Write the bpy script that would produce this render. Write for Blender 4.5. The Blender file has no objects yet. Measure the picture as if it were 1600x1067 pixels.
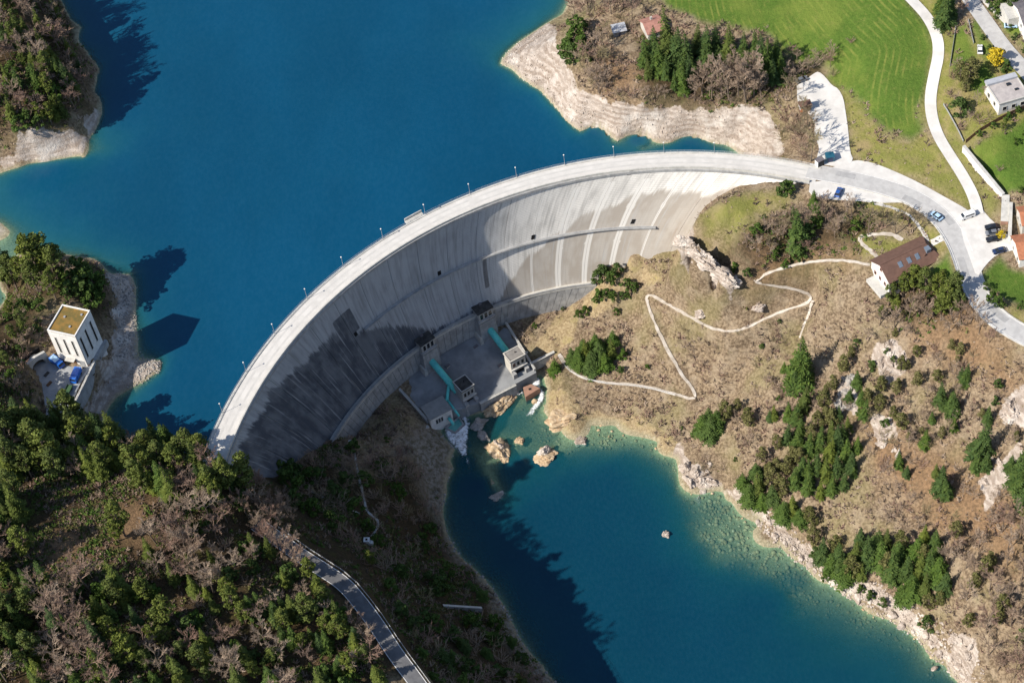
import bpy, math, random
import numpy as np
from mathutils import Matrix, Vector, noise as mnoise
random.seed(7); RNG = np.random.default_rng(11)
SC = bpy.context.scene; COL = SC.collection
# ------------------------------------------------------------------ camera, sky, sun, exposure
CAMZ = 480.0
FPX, PITCH, ROLL = 3138.18, 0.893350, -0.155395      # focal length in photo pixels (photo is 1600 x 1067), tilt below horizon, roll
_c, _s = math.cos(PITCH), math.sin(PITCH)
_F = np.array([0, _c, -_s]); _R0 = np.array([1., 0, 0]); _U0 = np.cross(_R0, _F)
_R = math.cos(ROLL)*_R0 + math.sin(ROLL)*_U0; _U = -math.sin(ROLL)*_R0 + math.cos(ROLL)*_U0
cam = bpy.data.cameras.new('camera'); camo = bpy.data.objects.new('camera', cam); COL.objects.link(camo)
camo.matrix_world = Matrix(((_R[0], _U[0], -_F[0], 0), (_R[1], _U[1], -_F[1], 0), (_R[2], _U[2], -_F[2], CAMZ), (0, 0, 0, 1)))
cam.sensor_fit = 'HORIZONTAL'; cam.sensor_width = 36.0; cam.lens = FPX/1600*36
cam.clip_start = 5; cam.clip_end = 8000
SC.camera = camo
SUN_AZ, SUN_EL = math.radians(23), math.radians(40)   # direction in which the light travels, and height of the sun
world = bpy.data.worlds.new('World'); SC.world = world; world.use_nodes = True
_nt = world.node_tree; _bg = _nt.nodes['Background']
_sky = _nt.nodes.new('ShaderNodeTexSky'); _sky.sky_type = 'NISHITA'; _sky.sun_disc = False
_sky.sun_elevation = SUN_EL; _sky.sun_rotation = math.radians(-113); _sky.altitude = 800
_nt.links.new(_sky.outputs[0], _bg.inputs[0]); _bg.inputs[1].default_value = 0.115
sun = bpy.data.lights.new('sun', 'SUN'); sun.energy = 4.8; sun.angle = math.radians(0.53); sun.color = (1.0, 0.93, 0.82)
suno = bpy.data.objects.new('sun', sun); COL.objects.link(suno)
_sd = Vector((math.cos(SUN_EL)*math.cos(SUN_AZ), math.cos(SUN_EL)*math.sin(SUN_AZ), -math.sin(SUN_EL)))
suno.rotation_euler = _sd.to_track_quat('-Z', 'Y').to_euler(); suno.location = (-300, 0, 400)
SC.view_settings.view_transform = 'Standard'; SC.view_settings.look = 'None'
SC.view_settings.exposure = 0.58; SC.view_settings.gamma = 1.0; SC.view_settings.use_curve_mapping = False
SC.cycles.max_bounces = 6; SC.cycles.transparent_max_bounces = 8; SC.cycles.use_denoising = True

# ------------------------------------------------------------------ surveying: photo pixel + height -> point in the place
def ray(px, py):
    d = _F + (px-800)/FPX*_R - (py-533.5)/FPX*_U
    return d
def at(px, py, z):
    d = ray(px, py); t = (z-CAMZ)/d[2]
    return np.array([d[0]*t, d[1]*t, z])
def pix(x, y, z):
    p = np.array([x, y, z-CAMZ]); d = p @ _F
    return 800+FPX*(p @ _R)/d, 533.5-FPX*(p @ _U)/d
def dens(pts, step=6.0, closed=False):
    """densify a list of (x,y,z)"""
    pts = [np.asarray(p, float) for p in pts]
    if closed: pts = pts+[pts[0]]
    out = []
    for a, b in zip(pts[:-1], pts[1:]):
        n = max(1, int(np.linalg.norm((b-a)[:2])/step))
        for i in range(n): out.append(a+(b-a)*i/n)
    out.append(pts[-1]); return np.array(out)
def smooth(pts, it=2):
    p = np.asarray(pts, float)
    for _ in range(it):
        q = [p[0]]
        for a, b in zip(p[:-1], p[1:]): q += [a*.75+b*.25, a*.25+b*.75]
        q.append(p[-1]); p = np.array(q)
    return p

# ------------------------------------------------------------------ dam geometry: three levels of a double-curved arch
LV = [(2., 37.1, 315.2, 134.2), (0., 36.3, 316.7, 132.6), (-23., 26.8, 333.1, 113.9), (-46., 22.8, 343.6, 100.4), (-80., 19.5, 351., 92.)]
def level(z):
    zs = [l[0] for l in LV][::-1]
    return tuple(np.interp(z, zs, [l[k] for l in LV][::-1]) for k in (1, 2, 3))
# smooth (quadratic) through 0,-23,-46
_q = [np.polyfit([0, -23, -46], [LV[i][k] for i in (1, 2, 3)], 2) for k in (1, 2, 3)]
def level_s(z):
    z = max(z, -50.); return tuple(np.polyval(q, z) for q in _q)
def face(th, z, off=0.0):
    cx, cy, r = level_s(z); r += off
    return np.array([cx+r*math.cos(th), cy+r*math.sin(th), z])
def crest(th, r, z=0.):
    return np.array([36.3+r*math.cos(th), 316.7+r*math.sin(th), z])
RIN, ROUT = 132.6, 139.9
def at_face(px, py):
    """where the view ray meets the downstream face"""
    best = None
    for z in np.arange(0, -75, -0.5):
        p = at(px, py, z); cx, cy, r = level_s(z)
        if math.hypot(p[0]-cx, p[1]-cy) > r: return p if best is None else best
        best = p
    return best

# ------------------------------------------------------------------ terrain: surveyed points, shorelines, road lines
LAKE, POOL = -14.0, -66.0
CP = []
def P(*pts):
    for p in pts: CP.append(at(*p))
def L(pts, z=None, step=6.0):
    q = [at(p[0], p[1], p[2] if len(p) > 2 else z) for p in pts]
    CP.extend(dens(q, step)); return q
SH_TL = [(70, -60), (95, 0), (110, 30), (128, 42), (122, 60), (140, 90), (152, 120), (148, 145), (160, 165), (155, 190), (140, 215), (132, 246), (100, 248), (50, 253), (15, 266), (-20, 280), (-80, 290)]
L(SH_TL, LAKE)
L([(-60, 345), (0, 347), (18, 360), (0, 376), (-60, 385)], LAKE)
P((-40, 362, -11))
SH_PEN = [(-60, 500), (0, 480), (10, 462), (0, 440), (20, 405), (60, 392), (150, 405), (170, 427), (205, 430), (213, 450), (215, 500), (219, 560), (256, 567), (252, 580), (225, 598), (198, 612), (168, 640), (160, 672), (200, 690), (262, 702), (322, 718)]
L(SH_PEN, LAKE)
SH_UR = [(930, -70), (890, 0), (880, 22), (845, 42), (805, 70), (780, 102), (812, 122), (850, 150), (880, 186), (912, 208), (960, 222), (1000, 228), (1050, 223), (1100, 220), (1130, 226), (1158, 243), (1180, 252)]
L(SH_UR, LAKE)
# lake bed
P(*[(x, y, -30) for x, y in [(300, 50), (500, 100), (650, 30), (400, 250), (300, 380), (560, 250), (700, 180), (350, 500), (450, 400), (600, 330), (800, 220), (760, 20), (250, 0), (330, -100), (560, -120), (760, -100), (300, 620), (380, 550)]])
P((200, 300, -26), (100, 300, -24), (240, 200, -26), (190, 100, -22), (60, 310, -22), (240, 440, -20), (255, 500, -21), (250, 540, -19), (275, 570, -19), (240, 640, -20), (210, 650, -17), (300, 690, -22), (740, 110, -22), (780, 150, -22), (830, 180, -22), (870, 215, -22), (930, 240, -24), (1000, 250, -24), (820, 40, -20), (860, -20, -20), (1080, 250, -22), (180, 250, -18), (140, 265, -18))
# top-left wooded headland
P((60, 60, 8), (20, 100, 9), (0, 30, 12), (80, 110, 6), (100, 60, 2), (110, 140, 1), (60, 170, 3), (20, 190, 2), (120, 190, -7), (90, 215, -8), (50, 225, -7), (0, 235, -8), (110, 225, -11), (-60, 100, 12), (-60, 220, -2), (0, -60, 12), (40, 10, 8), (130, 130, -6), (140, 190, -11))
# pump-house headland
P((80, 420, 0), (40, 450, 0), (110, 440, 1), (140, 440, -1), (160, 445, -6), (170, 470, -8), (172, 500, -8), (160, 540, -8), (60, 490, 2), (20, 520, 5), (80, 510, 1), (40, 560, 6), (10, 600, 9), (150, 500, -4), (20, 480, -7), (-60, 540, 10), (190, 470, -12), (195, 520, -12), (190, 560, -12), (240, 571, -13.2), (180, 590, -11.5), (160, 585, -9), (140, 620, -9), (150, 600, -9), (120, 650, -8), (140, 650, -11), (40, 640, 5), (60, 610, 1), (20, 420, -6), (130, 415, -6), (90, 405, -6))
# lower-left wooded hill
P((30, 690, 6), (90, 690, 1), (150, 710, -1), (210, 730, 0), (260, 740, 1), (310, 760, 0), (0, 740, 9), (100, 770, 6), (180, 790, 4.5), (250, 830, 2), (60, 840, 7), (150, 880, 4.5), (240, 900, 1), (320, 880, -2.5), (360, 800, -3), (400, 820, -6), (330, 960, -2.5), (400, 930, -6), (440, 900, -9.5), (60, 980, 7), (160, 1000, 5), (260, 1010, 0), (400, 1020, -7), (480, 980, -11), (500, 1050, -12.5), (560, 1020, -15), (60, 1090, 8), (260, 1110, 0), (460, 1130, -12), (-80, 800, 12), (-80, 1000, 14), (-80, 650, 12), (590, 1090, -17), (370, 770, -2), (330, 735, -1), (430, 850, -10), (-200, 900, 18), (200, 1250, 4), (500, 1250, -14))
ROAD_L = L([(400, 818, -9), (440, 846, -11), (470, 868, -12), (505, 890, -12.5), (538, 912, -13), (562, 940, -14), (588, 975, -15), (620, 1025, -17), (652, 1066, -18), (700, 1140, -20), (740, 1220, -22)], step=5)
# shaded left bank
SH_POOL_L = [(686, 674), (697, 688), (712, 706), (709, 730), (700, 770), (692, 800), (700, 835), (720, 870), (760, 905), (790, 950), (815, 1000), (850, 1040), (872, 1067), (905, 1120), (960, 1200)]
L(SH_POOL_L, POOL)
P((640, 700, -56), (600, 720, -50), (560, 720, -45), (540, 690, -46), (520, 740, -40), (480, 760, -31), (450, 790, -24), (660, 730, -60), (680, 690, -62), (640, 660, -56), (600, 670, -53), (590, 700, -50), (650, 780, -57), (600, 790, -47), (575, 847, -38), (550, 800, -38), (500, 810, -27), (520, 850, -24), (470, 820, -20), (620, 860, -43), (660, 850, -54), (690, 880, -57), (600, 900, -31), (640, 930, -35), (690, 950, -46), (740, 960, -55), (640, 980, -27), (700, 1000, -38), (760, 1000, -52), (800, 1020, -60), (690, 1060, -30), (760, 1067, -42), (820, 1067, -56), (740, 1130, -32), (850, 1150, -54), (780, 1180, -36))
FACE_L = [(345, 722), (380, 728), (420, 738), (460, 722), (500, 700), (522, 684)]
for p in FACE_L: CP.append(at_face(*p))
SKIRT = [(555, 681.8), (581, 648), (615, 610.6), (654, 576.9), (720, 538), (794, 505), (838.7, 492), (875.5, 484)]
L(SKIRT, -57.3)
# apron and pool head
P((680, 600, -59), (740, 560, -59), (780, 580, -60.5), (720, 620, -61), (800, 530, -58.5), (640, 640, -58), (660, 660, -60))
P((740, 665, -68), (760, 655, -67), (796, 630, -66.5), (780, 660, -70), (820, 660, -69), (840, 665, -68))
P((840, 520, -57.2), (870, 510, -56), (860, 545, -58.5), (835, 550, -59.5), (890, 500, -54), (866, 590, -60.5), (868, 615, -62))
P((812, 614, -67.4), (827, 594, -67), (840, 600, -67), (846, 622, -67.2), (832, 634, -67.6), (816, 634, -67.4), (704, 672, -67.2), (722, 684, -67.8), (728, 660, -67.2), (716, 660, -67))
SH_POOL_R = [(850, 586), (857, 608), (854, 628), (850, 645), (868, 655), (880, 678), (905, 688), (925, 662), (960, 664), (1000, 682), (1030, 692), (1055, 715), (1060, 744), (1100, 770), (1130, 766), (1146, 786), (1182, 818), (1222, 854), (1262, 888), (1300, 914), (1340, 938), (1390, 968), (1440, 1003), (1476, 1040), (1496, 1067), (1540, 1130), (1600, 1210)]
L(SH_POOL_R, POOL)
P((872, 636, -62.5), (890, 660, -63.5), (884, 615, -61), (930, 640, -63), (1000, 660, -63.5), (1040, 690, -62.5), (1080, 740, -62), (1150, 765, -61.5), (1200, 815, -61.5), (1280, 875, -61.5), (1360, 925, -61.5), (1440, 975, -61.5), (1500, 1030, -60.5), (1540, 1067, -59))
P((950, 700, -67.2), (980, 690, -66.8), (1000, 720, -69), (900, 715, -68.5), (860, 690, -68.5), (845, 730, -70), (850, 770, -74), (1050, 780, -69.), (1090, 800, -67.9), (1130, 820, -67.0), (1120, 850, -67.3), (1170, 870, -67.3), (1200, 900, -67.8), (1110, 880, -68.3), (1150, 850, -67.0), (1090, 840, -68), (1230, 940, -68.6), (1250, 960, -69), (1050, 880, -76), (1240, 920, -69.5), (1300, 965, -68.8), (1340, 1000, -69.5), (1280, 1010, -72), (1400, 1020, -68.8), (1360, 1060, -73), (1440, 1060, -68.8), (1020, 740, -71))
P((760, 800, -82), (850, 850, -84), (950, 950, -84), (900, 800, -81), (1000, 1000, -83), (860, 1000, -74), (1100, 1000, -82), (1150, 1070, -80), (740, 800, -76), (730, 740, -74), (960, 780, -79), (1000, 830, -80), (900, 1080, -78), (1050, 930, -81), (1200, 980, -77), (1000, 1150, -80), (1250, 1150, -78), (800, 750, -74), (800, 900, -78))
L([(722, 690, -68.3), (740, 725, -67.8), (762, 760, -67.4), (785, 782, -67.2)], step=3)
P((772, 700, -66), (790, 715, -66.3), (850, 712, -66.2), (810, 690, -67.5))
# zig-zag path on the right slope
PATH = [(1360, 414, -5.5), (1310, 405, -9), (1250, 411, -13), (1205, 424, -16), (1176, 439, -18.5), (1190, 444, -19.5), (1236, 450, -22), (1262, 458, -24), (1269, 466, -25), (1258, 476, -26), (1220, 486, -29), (1180, 506, -32), (1145, 520, -34.5), (1110, 513, -36.5), (1080, 496, -38), (1040, 474, -40.5), (1016, 459, -42), (1008, 466, -43), (1025, 510, -46), (1055, 570, -51.5), (1088, 616, -56), (1084, 625, -56.7), (1040, 611, -57.5), (1000, 601, -58.5), (940, 598, -59.5), (900, 586, -60), (882, 568, -60), (874, 553, -59.7)]
L(PATH, step=4)
# right slope
P((960, 530, -54), (920, 530, -56), (985, 500, -49), (950, 480, -49), (910, 480, -53), (930, 440, -46), (1000, 430, -40), (1040, 430, -34), (1060, 405, -29), (975, 420, -43), (1080, 440, -30), (1120, 460, -28), (1160, 470, -26), (1140, 490, -31), (1200, 465, -24), (1000, 560, -53), (1020, 590, -56), (1060, 530, -45), (1100, 560, -47), (1130, 600, -50), (1150, 560, -43), (1200, 540, -36), (1250, 520, -30), (1000, 630, -61), (1100, 660, -57), (1130, 700, -57))
P((1300, 470, -17), (1350, 460, -11), (1390, 450, -8), (1440, 440, -5), (1490, 430, -1.5), (1310, 520, -24), (1360, 510, -18), (1420, 500, -13), (1480, 490, -7.5), (1520, 500, -4), (1560, 540, -4), (1260, 580, -36), (1320, 570, -29), (1380, 550, -21), (1440, 560, -19), (1500, 560, -13), (1560, 580, -10), (1200, 620, -44), (1180, 700, -53), (1240, 660, -43), (1300, 640, -36), (1360, 620, -30), (1420, 630, -27), (1480, 640, -23), (1540, 640, -17), (1600, 640, -13), (1240, 740, -51), (1300, 720, -45), (1360, 700, -38), (1420, 710, -34), (1480, 720, -30), (1540, 720, -25), (1600, 720, -20), (1290, 800, -53), (1350, 790, -47), (1420, 790, -41), (1480, 800, -37), (1540, 800, -31), (1600, 800, -26), (1340, 860, -54), (1420, 870, -48), (1480, 880, -43), (1540, 890, -38), (1600, 880, -32), (1430, 930, -55), (1500, 960, -49), (1560, 970, -43), (1620, 970, -37), (1530, 1030, -53), (1600, 1050, -45), (1680, 1100, -40), (1700, 900, -24), (1700, 700, -10), (1680, 620, -4), (1720, 1000, -30), (1640, 1180, -50))
# knoll beside the dam
L([(1092, 338, -4), (1110, 322, -3), (1145, 304, -2.2), (1200, 300, -1.5), (1235, 300, -1)], step=4)
L([(1070, 362, -7), (1085, 378, -8), (1110, 398, -10), (1140, 424, -13.5)], step=3)
L([(1064, 384, -20), (1085, 400, -21), (1110, 418, -22), (1142, 438, -22.5)], step=3)
P((1130, 345, -4.5), (1180, 330, -3.5), (1160, 380, -8), (1200, 390, -10), (1180, 420, -15), (1240, 380, -8.5), (1250, 330, -3), (1290, 350, -4.5), (1330, 330, -2.5), (1300, 390, -8.5), (1340, 380, -6), (1370, 350, -3.5), (1410, 350, -2.8), (1440, 360, -2), (1240, 430, -18), (1280, 430, -14.5), (1310, 330, -2.5), (1215, 435, -20))
for p in [(1080, 350), (1062, 384), (1022, 390), (985, 398), (955, 408), (930, 422)]: CP.append(at_face(*p))
P((1450, 420, -3.5), (1370, 440, -8), (1480, 400, -1), (1420, 380, -3.2), (1360, 400, -5), (1380, 385, -4))
# upper-right headland, meadow, village
L([(872, 66, -3), (886, 98, -3.5), (905, 140, -3.5), (942, 156, -3.5), (1002, 168, -3.5), (1060, 162, -3.5), (1100, 168, -3.5), (1190, 170, -2.5)], step=5)
P((920, 100, 0), (960, 130, 0), (950, 50, 2), (1000, 100, 2), (1020, 50, 3.5), (1080, 120, 1), (1150, 130, 1), (1100, 60, 4.5), (1170, 80, 3.5), (1210, 140, 1.5), (920, 20, -2), (960, 0, 2), (1040, 0, 6), (1210, 190, -4), (1190, 215, -8), (1235, 190, -2), (1250, 220, -2), (1235, 240, -4), (1215, 235, -8), (1260, 170, 0.5), (1180, 240, -10.5), (1150, 200, -9.5), (1265, 245, -1))
P((1200, 30, 7), (1280, 40, 8.5), (1350, 30, 11), (1350, 100, 7), (1400, 150, 6), (1380, 200, 3), (1420, 90, 9), (1400, 30, 12.5), (1290, 90, 5), (1320, 140, 3), (1350, 220, 1.5), (1420, 240, 1.8), (1470, 270, 1.5), (1100, -40, 9), (1300, -60, 13), (1450, -60, 17))
ROAD_SIDE = L([(1528, 335, 0.2), (1522, 308, 0.7), (1506, 277, 1.7), (1486, 246, 2.8), (1467, 216, 4), (1456, 186, 5.2), (1453, 155, 6.5), (1459, 120, 8), (1467, 86, 9.5), (1465, 58, 11), (1450, 28, 12.5), (1428, 4, 14), (1400, -24, 15.5), (1370, -60, 17)], step=5)
ROAD_TOP = L([(1490, -60, 17), (1512, -5, 15), (1540, 34, 13.5), (1565, 70, 12), (1590, 98, 10.5), (1612, 122, 9.5), (1660, 180, 8)], step=5)
P((1490, 100, 10), (1490, 170, 7.2), (1530, 60, 12), (1520, 120, 9.5), (1560, 180, 8.5), (1590, 140, 9), (1520, 200, 6.5), (1600, 190, 8.5), (1600, 40, 14), (1560, 10, 15), (1660, 100, 12))
P((1509, 232, 3.4), (1540, 270, 2.2), (1560, 298, 1.6), (1525, 232, 6), (1556, 265, 5), (1580, 290, 4), (1600, 250, 5.5), (1600, 310, 3.5), (1660, 300, 5), (1540, 330, 0.6), (1565, 350, 0.5), (1590, 370, 0.5), (1600, 420, 0), (1560, 420, -0.3), (1560, 455, -1.5), (1600, 470, -1.5), (1660, 440, -1), (1700, 560, -3))
ROAD_MAIN = L([(1262, 267, -0.05), (1300, 274, 0), (1340, 282, 0), (1380, 292, 0), (1420, 305, 0), (1455, 325, 0), (1480, 350, 0), (1497, 378, 0), (1508, 405, 0), (1517, 435, -0.2), (1530, 467, -0.5), (1552, 493, -0.8), (1580, 513, -1), (1612, 530, -1), (1680, 560, -1)], step=5)
LOT = [(1245, 134), (1259, 125), (1272, 115), (1279, 112), (1289, 120), (1300, 134), (1310, 139), (1318, 154), (1321, 174), (1325, 200), (1328, 238), (1334, 251), (1320, 262), (1294, 258), (1276, 256), (1276, 247), (1281, 230), (1272, 215), (1274, 191), (1256, 168), (1246, 158)]
LOT = [(x, y, np.interp(y, [112, 250], [2.0, 0.05])) for x, y in LOT]
L(LOT, step=6)
SHOULDER = [(1300, 262), (1333, 250), (1360, 253), (1396, 267), (1435, 285), (1480, 310), (1512, 328), (1519, 336), (1512, 352), (1493, 352), (1470, 325), (1440, 306), (1400, 290), (1350, 276)]
CARPARK = [(1500, 352), (1512, 340), (1528, 318), (1543, 338), (1556, 350), (1566, 365), (1600, 372), (1600, 386), (1576, 393), (1558, 397), (1540, 414), (1527, 434), (1516, 405), (1506, 378)]
LAYBY = [(1266, 285), (1263, 304), (1290, 311), (1339, 314), (1375, 317), (1412, 316), (1425, 322), (1400, 305), (1350, 291), (1300, 281)]
YARD = [(52, 574), (62, 566), (76, 563), (100, 570), (112, 573), (134, 571), (149, 565), (125, 600), (110, 632), (103, 660), (74, 660), (66, 604), (55, 582)]
L([(x, y, -3) for x, y in YARD], step=5)
P((95, 600, -3), (88, 700, -2.5))
CP = np.array(CP)
# far surroundings keep the valley going outside the frame
FAR = []
for (x, y, z) in [(-400, 300, 40), (-400, 500, 30), (-300, 700, -10), (-100, 900, -25), (50, 900, -25), (150, 900, 20), (300, 800, 45), (400, 600, 40), (400, 400, 20), (350, 250, 10), (250, 150, -20), (120, 130, -70), (160, 170, -66), (60, 130, -40), (-60, 150, 0), (-200, 150, 40), (-400, 100, 60), (300, 60, 10), (-250, 900, 20), (110, 60, -70)]:
    FAR.append((x, y, z))
CPA = np.vstack([CP, np.array(FAR)])
# drop near-duplicate survey points
key = {}
for p in CPA: key.setdefault((round(p[0]/1.2), round(p[1]/1.2)), p)
CPA = np.array(list(key.values()))
n = len(CPA)
D = np.hypot(CPA[:, None, 0]-CPA[None, :, 0], CPA[:, None, 1]-CPA[None, :, 1])
M = np.zeros((n+1, n+1)); M[:n, :n] = -D; M[:n, n] = 1; M[n, :n] = 1
M[np.arange(n), np.arange(n)] -= 0.4
wgt = np.linalg.solve(M, np.r_[CPA[:, 2], 0])
def rbf(X, Y):
    s = X.shape; X = X.ravel(); Y = Y.ravel(); out = np.empty(len(X))
    for i in range(0, len(X), 20000):
        d = np.hypot(X[i:i+20000, None]-CPA[None, :, 0], Y[i:i+20000, None]-CPA[None, :, 1])
        out[i:i+20000] = -d @ wgt[:n] + wgt[n]
    return out.reshape(s)
X0, X1, Y0, Y1 = -250, 290, 215, 720
def grow(a, b):
    st, o, v = 3., [], b
    while v < b+2500: st *= 1.35; v += st; o.append(v)
    lo, v, st = [], a, 3.
    while v > a-2500: st *= 1.35; v -= st; lo.append(v)
    return np.array(lo[::-1]), np.array(o)
gx = np.arange(X0, X1+.1, 1.); gy = np.arange(Y0, Y1+.1, 1.)
def fnoise(X, Y, sc, seed=0, octv=4):
    """value noise, vectorised"""
    tot = np.zeros_like(X, float); amp = 1.; nrm = 0
    for o in range(octv):
        r = np.random.default_rng(seed*101+o); T = r.random((256, 256))
        u = X*sc*(2**o); v = Y*sc*(2**o); i = np.floor(u).astype(int); j = np.floor(v).astype(int)
        fu = u-i; fv = v-j; fu = fu*fu*(3-2*fu); fv = fv*fv*(3-2*fv)
        a = T[i % 256, j % 256]; b = T[(i+1) % 256, j % 256]; c = T[i % 256, (j+1) % 256]; d = T[(i+1) % 256, (j+1) % 256]
        tot += amp*((a*(1-fu)+b*fu)*(1-fv)+(c*(1-fu)+d*fu)*fv); nrm += amp; amp *= .5
    return tot/nrm*2-1
cgx = np.arange(X0, X1+2.1, 2.); cgy = np.arange(Y0, Y1+2.1, 2.)
cg = rbf(*np.meshgrid(cgx, cgy))
GX, GY = np.meshgrid(gx, gy)
def bil(A, ax, ay, X, Y):
    u = np.clip((X-ax[0])/(ax[1]-ax[0]), 0, len(ax)-1.001); v = np.clip((Y-ay[0])/(ay[1]-ay[0]), 0, len(ay)-1.001)
    i = u.astype(int); j = v.astype(int); fu = u-i; fv = v-j
    return (A[j, i]*(1-fu)+A[j, i+1]*fu)*(1-fv)+(A[j+1, i]*(1-fu)+A[j+1, i+1]*fu)*fv
GZ = bil(cg, cgx, cgy, GX, GY)
def height(x, y):
    return float(bil(GZ, gx, gy, np.array([x], float), np.array([y], float))[0])
def ground(px, py, dz=0.):
    """first point where the view ray meets the ground"""
    d = ray(px, py); d = d/-d[2]
    t = np.arange(430., 570., 0.5)
    X = d[0]*t; Y = d[1]*t; Z = CAMZ-t
    below = Z < bil(GZ, gx, gy, X, Y)
    if not below.any(): k = len(t)-1
    else: k = int(np.argmax(below))
    lo, hi = t[k]-.5, t[k]
    for _ in range(12):
        m = (lo+hi)/2
        if CAMZ-m < height(d[0]*m, d[1]*m): hi = m
        else: lo = m
    return np.array([d[0]*hi, d[1]*hi, CAMZ-hi+dz])
def inpoly(poly, X, Y):
    ins = np.zeros(X.shape, bool); k = len(poly)
    for i in range(k):
        x1, y1 = poly[i][:2]; x2, y2 = poly[(i+1) % k][:2]
        c = ((y1 > Y) != (y2 > Y)) & (X < (x2-x1)*(Y-y1)/(y2-y1+1e-12)+x1); ins ^= c
    return ins
def seg_dist(line, X, Y, closed=False, vals=None):
    best = np.full(X.shape, 1e9); val = np.zeros(X.shape); pts = list(line)+([line[0]] if closed else [])
    for a, b in zip(pts[:-1], pts[1:]):
        ex, ey = b[0]-a[0], b[1]-a[1]; l2 = ex*ex+ey*ey+1e-9
        t = np.clip(((X-a[0])*ex+(Y-a[1])*ey)/l2, 0, 1)
        d = np.hypot(X-a[0]-t*ex, Y-a[1]-t*ey); m = d < best
        best = np.where(m, d, best)
        if len(a) > 2: val = np.where(m, a[2]+t*(b[2]-a[2]), val)
    return best, val
def sub(poly, pad):
    xs = [p[0] for p in poly]; ys = [p[1] for p in poly]
    i0 = max(0, int(min(xs)-pad-X0)); i1 = min(len(gx), int(max(xs)+pad-X0)+2)
    j0 = max(0, int(min(ys)-pad-Y0)); j1 = min(len(gy), int(max(ys)+pad-Y0)+2)
    return slice(j0, j1), slice(i0, i1)
def sst(x): x = np.clip(x, 0, 1); return x*x*(3-2*x)
def bench(line, hw, fall, dz=-.12):
    sl = sub(line, hw+fall+2); X, Y = GX[sl], GY[sl]
    d, v = seg_dist(line, X, Y); w = 1-sst((d-hw)/fall)
    GZ[sl] = GZ[sl]*(1-w)+(v+dz)*w
def pad(poly, fall, dz=-.12):
    sl = sub(poly, fall+2); X, Y = GX[sl], GY[sl]
    ins = inpoly(poly, X, Y); d, v = seg_dist(poly, X, Y, True)
    w = np.where(ins, 1, 1-sst(d/fall))
    A = np.array([[p[0], p[1], 1] for p in poly]); co = np.linalg.lstsq(A, np.array([p[2] for p in poly]), rcond=None)[0]
    v = co[0]*X+co[1]*Y+co[2]
    GZ[sl] = GZ[sl]*(1-w)+(v+dz)*w
# relief first (rougher on rock and slopes), then roads are cut in
gyy, gxx = np.gradient(GZ); SLOPE = np.hypot(gyy, gxx)
rel = fnoise(GX, GY, 1/14., 3, 4)*1.3*np.clip(SLOPE*1.4, .12, 1)+fnoise(GX, GY, 1/4., 4, 3)*.55*np.clip(SLOPE*1.5, .05, 1)
shore = np.minimum(np.abs(GZ-LAKE), np.abs(GZ-POOL)); rel *= np.clip(shore/2.5, .15, 1)
rel += -np.abs(fnoise((GX*.8+GY*.6)*.32, GY*.8-GX*.6, 1/17., 71, 4))*5.6*np.clip((SLOPE-.35)*2, 0, 1)*np.clip(shore/4, 0, 1)
GZ += rel
# drawdown bank of the reservoir: flat-lying strata weather into steps
zz = GZ+fnoise(GX, GY, 1/30., 9, 2)*.5
bankw = sst((GZ+13.6)/1.0)*(1-sst((GZ+4.2)/1.5))*(GY > 455)*(GX > 0)
stp = 1.15; fr = (zz/stp) % 1
GZ += bankw*((sst((fr-.25)/.5)-fr)*stp*.95+fnoise(GX, GY, 1/2.5, 12, 2)*.22)
rw = lambda q: smooth(np.array(q), 2)
road_main = rw(ROAD_MAIN); road_side = rw(ROAD_SIDE); road_top = rw(ROAD_TOP); road_left = rw(ROAD_L)
path_zig = smooth(np.array([at(*p) for p in PATH]), 2)
bench(path_zig, 1.0, 2.2); bench(road_side, 2.2, 2.5); bench(road_top, 3., 3); bench(road_left, 3.1, 2.6)
W3 = lambda poly, z=None: [at(p[0], p[1], p[2] if len(p) > 2 else z) for p in poly]
lot_p, shoulder_p, carpark_p, layby_p, yard_p = W3(LOT), W3(SHOULDER, 0.02), W3(CARPARK, 0.05), W3(LAYBY, 0.0), W3(YARD, -3)
for q, f in ((lot_p, 3), (shoulder_p, 2.5), (carpark_p, 2.5), (layby_p, 2), (yard_p, 1.5)): pad(q, f)
bench(road_main, 3.8, 2.5, -.1)
LAKESIDE = np.where((np.degrees(np.arctan2(GY-316.7, GX-36.3)) % 360 > 60) & (np.degrees(np.arctan2(GY-316.7, GX-36.3)) % 360 < 166), np.hypot(GX-36.3, GY-316.7) > ROUT-1, ((GX < -90) & (GY > 352)) | ((GX > 90) & (GY > 443)))
# keep the ground out of the dam body and out of the air above the apron
ang = np.degrees(np.arctan2(GY-316.7, GX-36.3)) % 360; rad = np.hypot(GX-36.3, GY-316.7)
m = (rad > RIN-.3) & (rad < ROUT+.3) & (ang > 60.5) & (ang < 157); GZ = np.where(m, np.minimum(GZ, -6), GZ)
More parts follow.
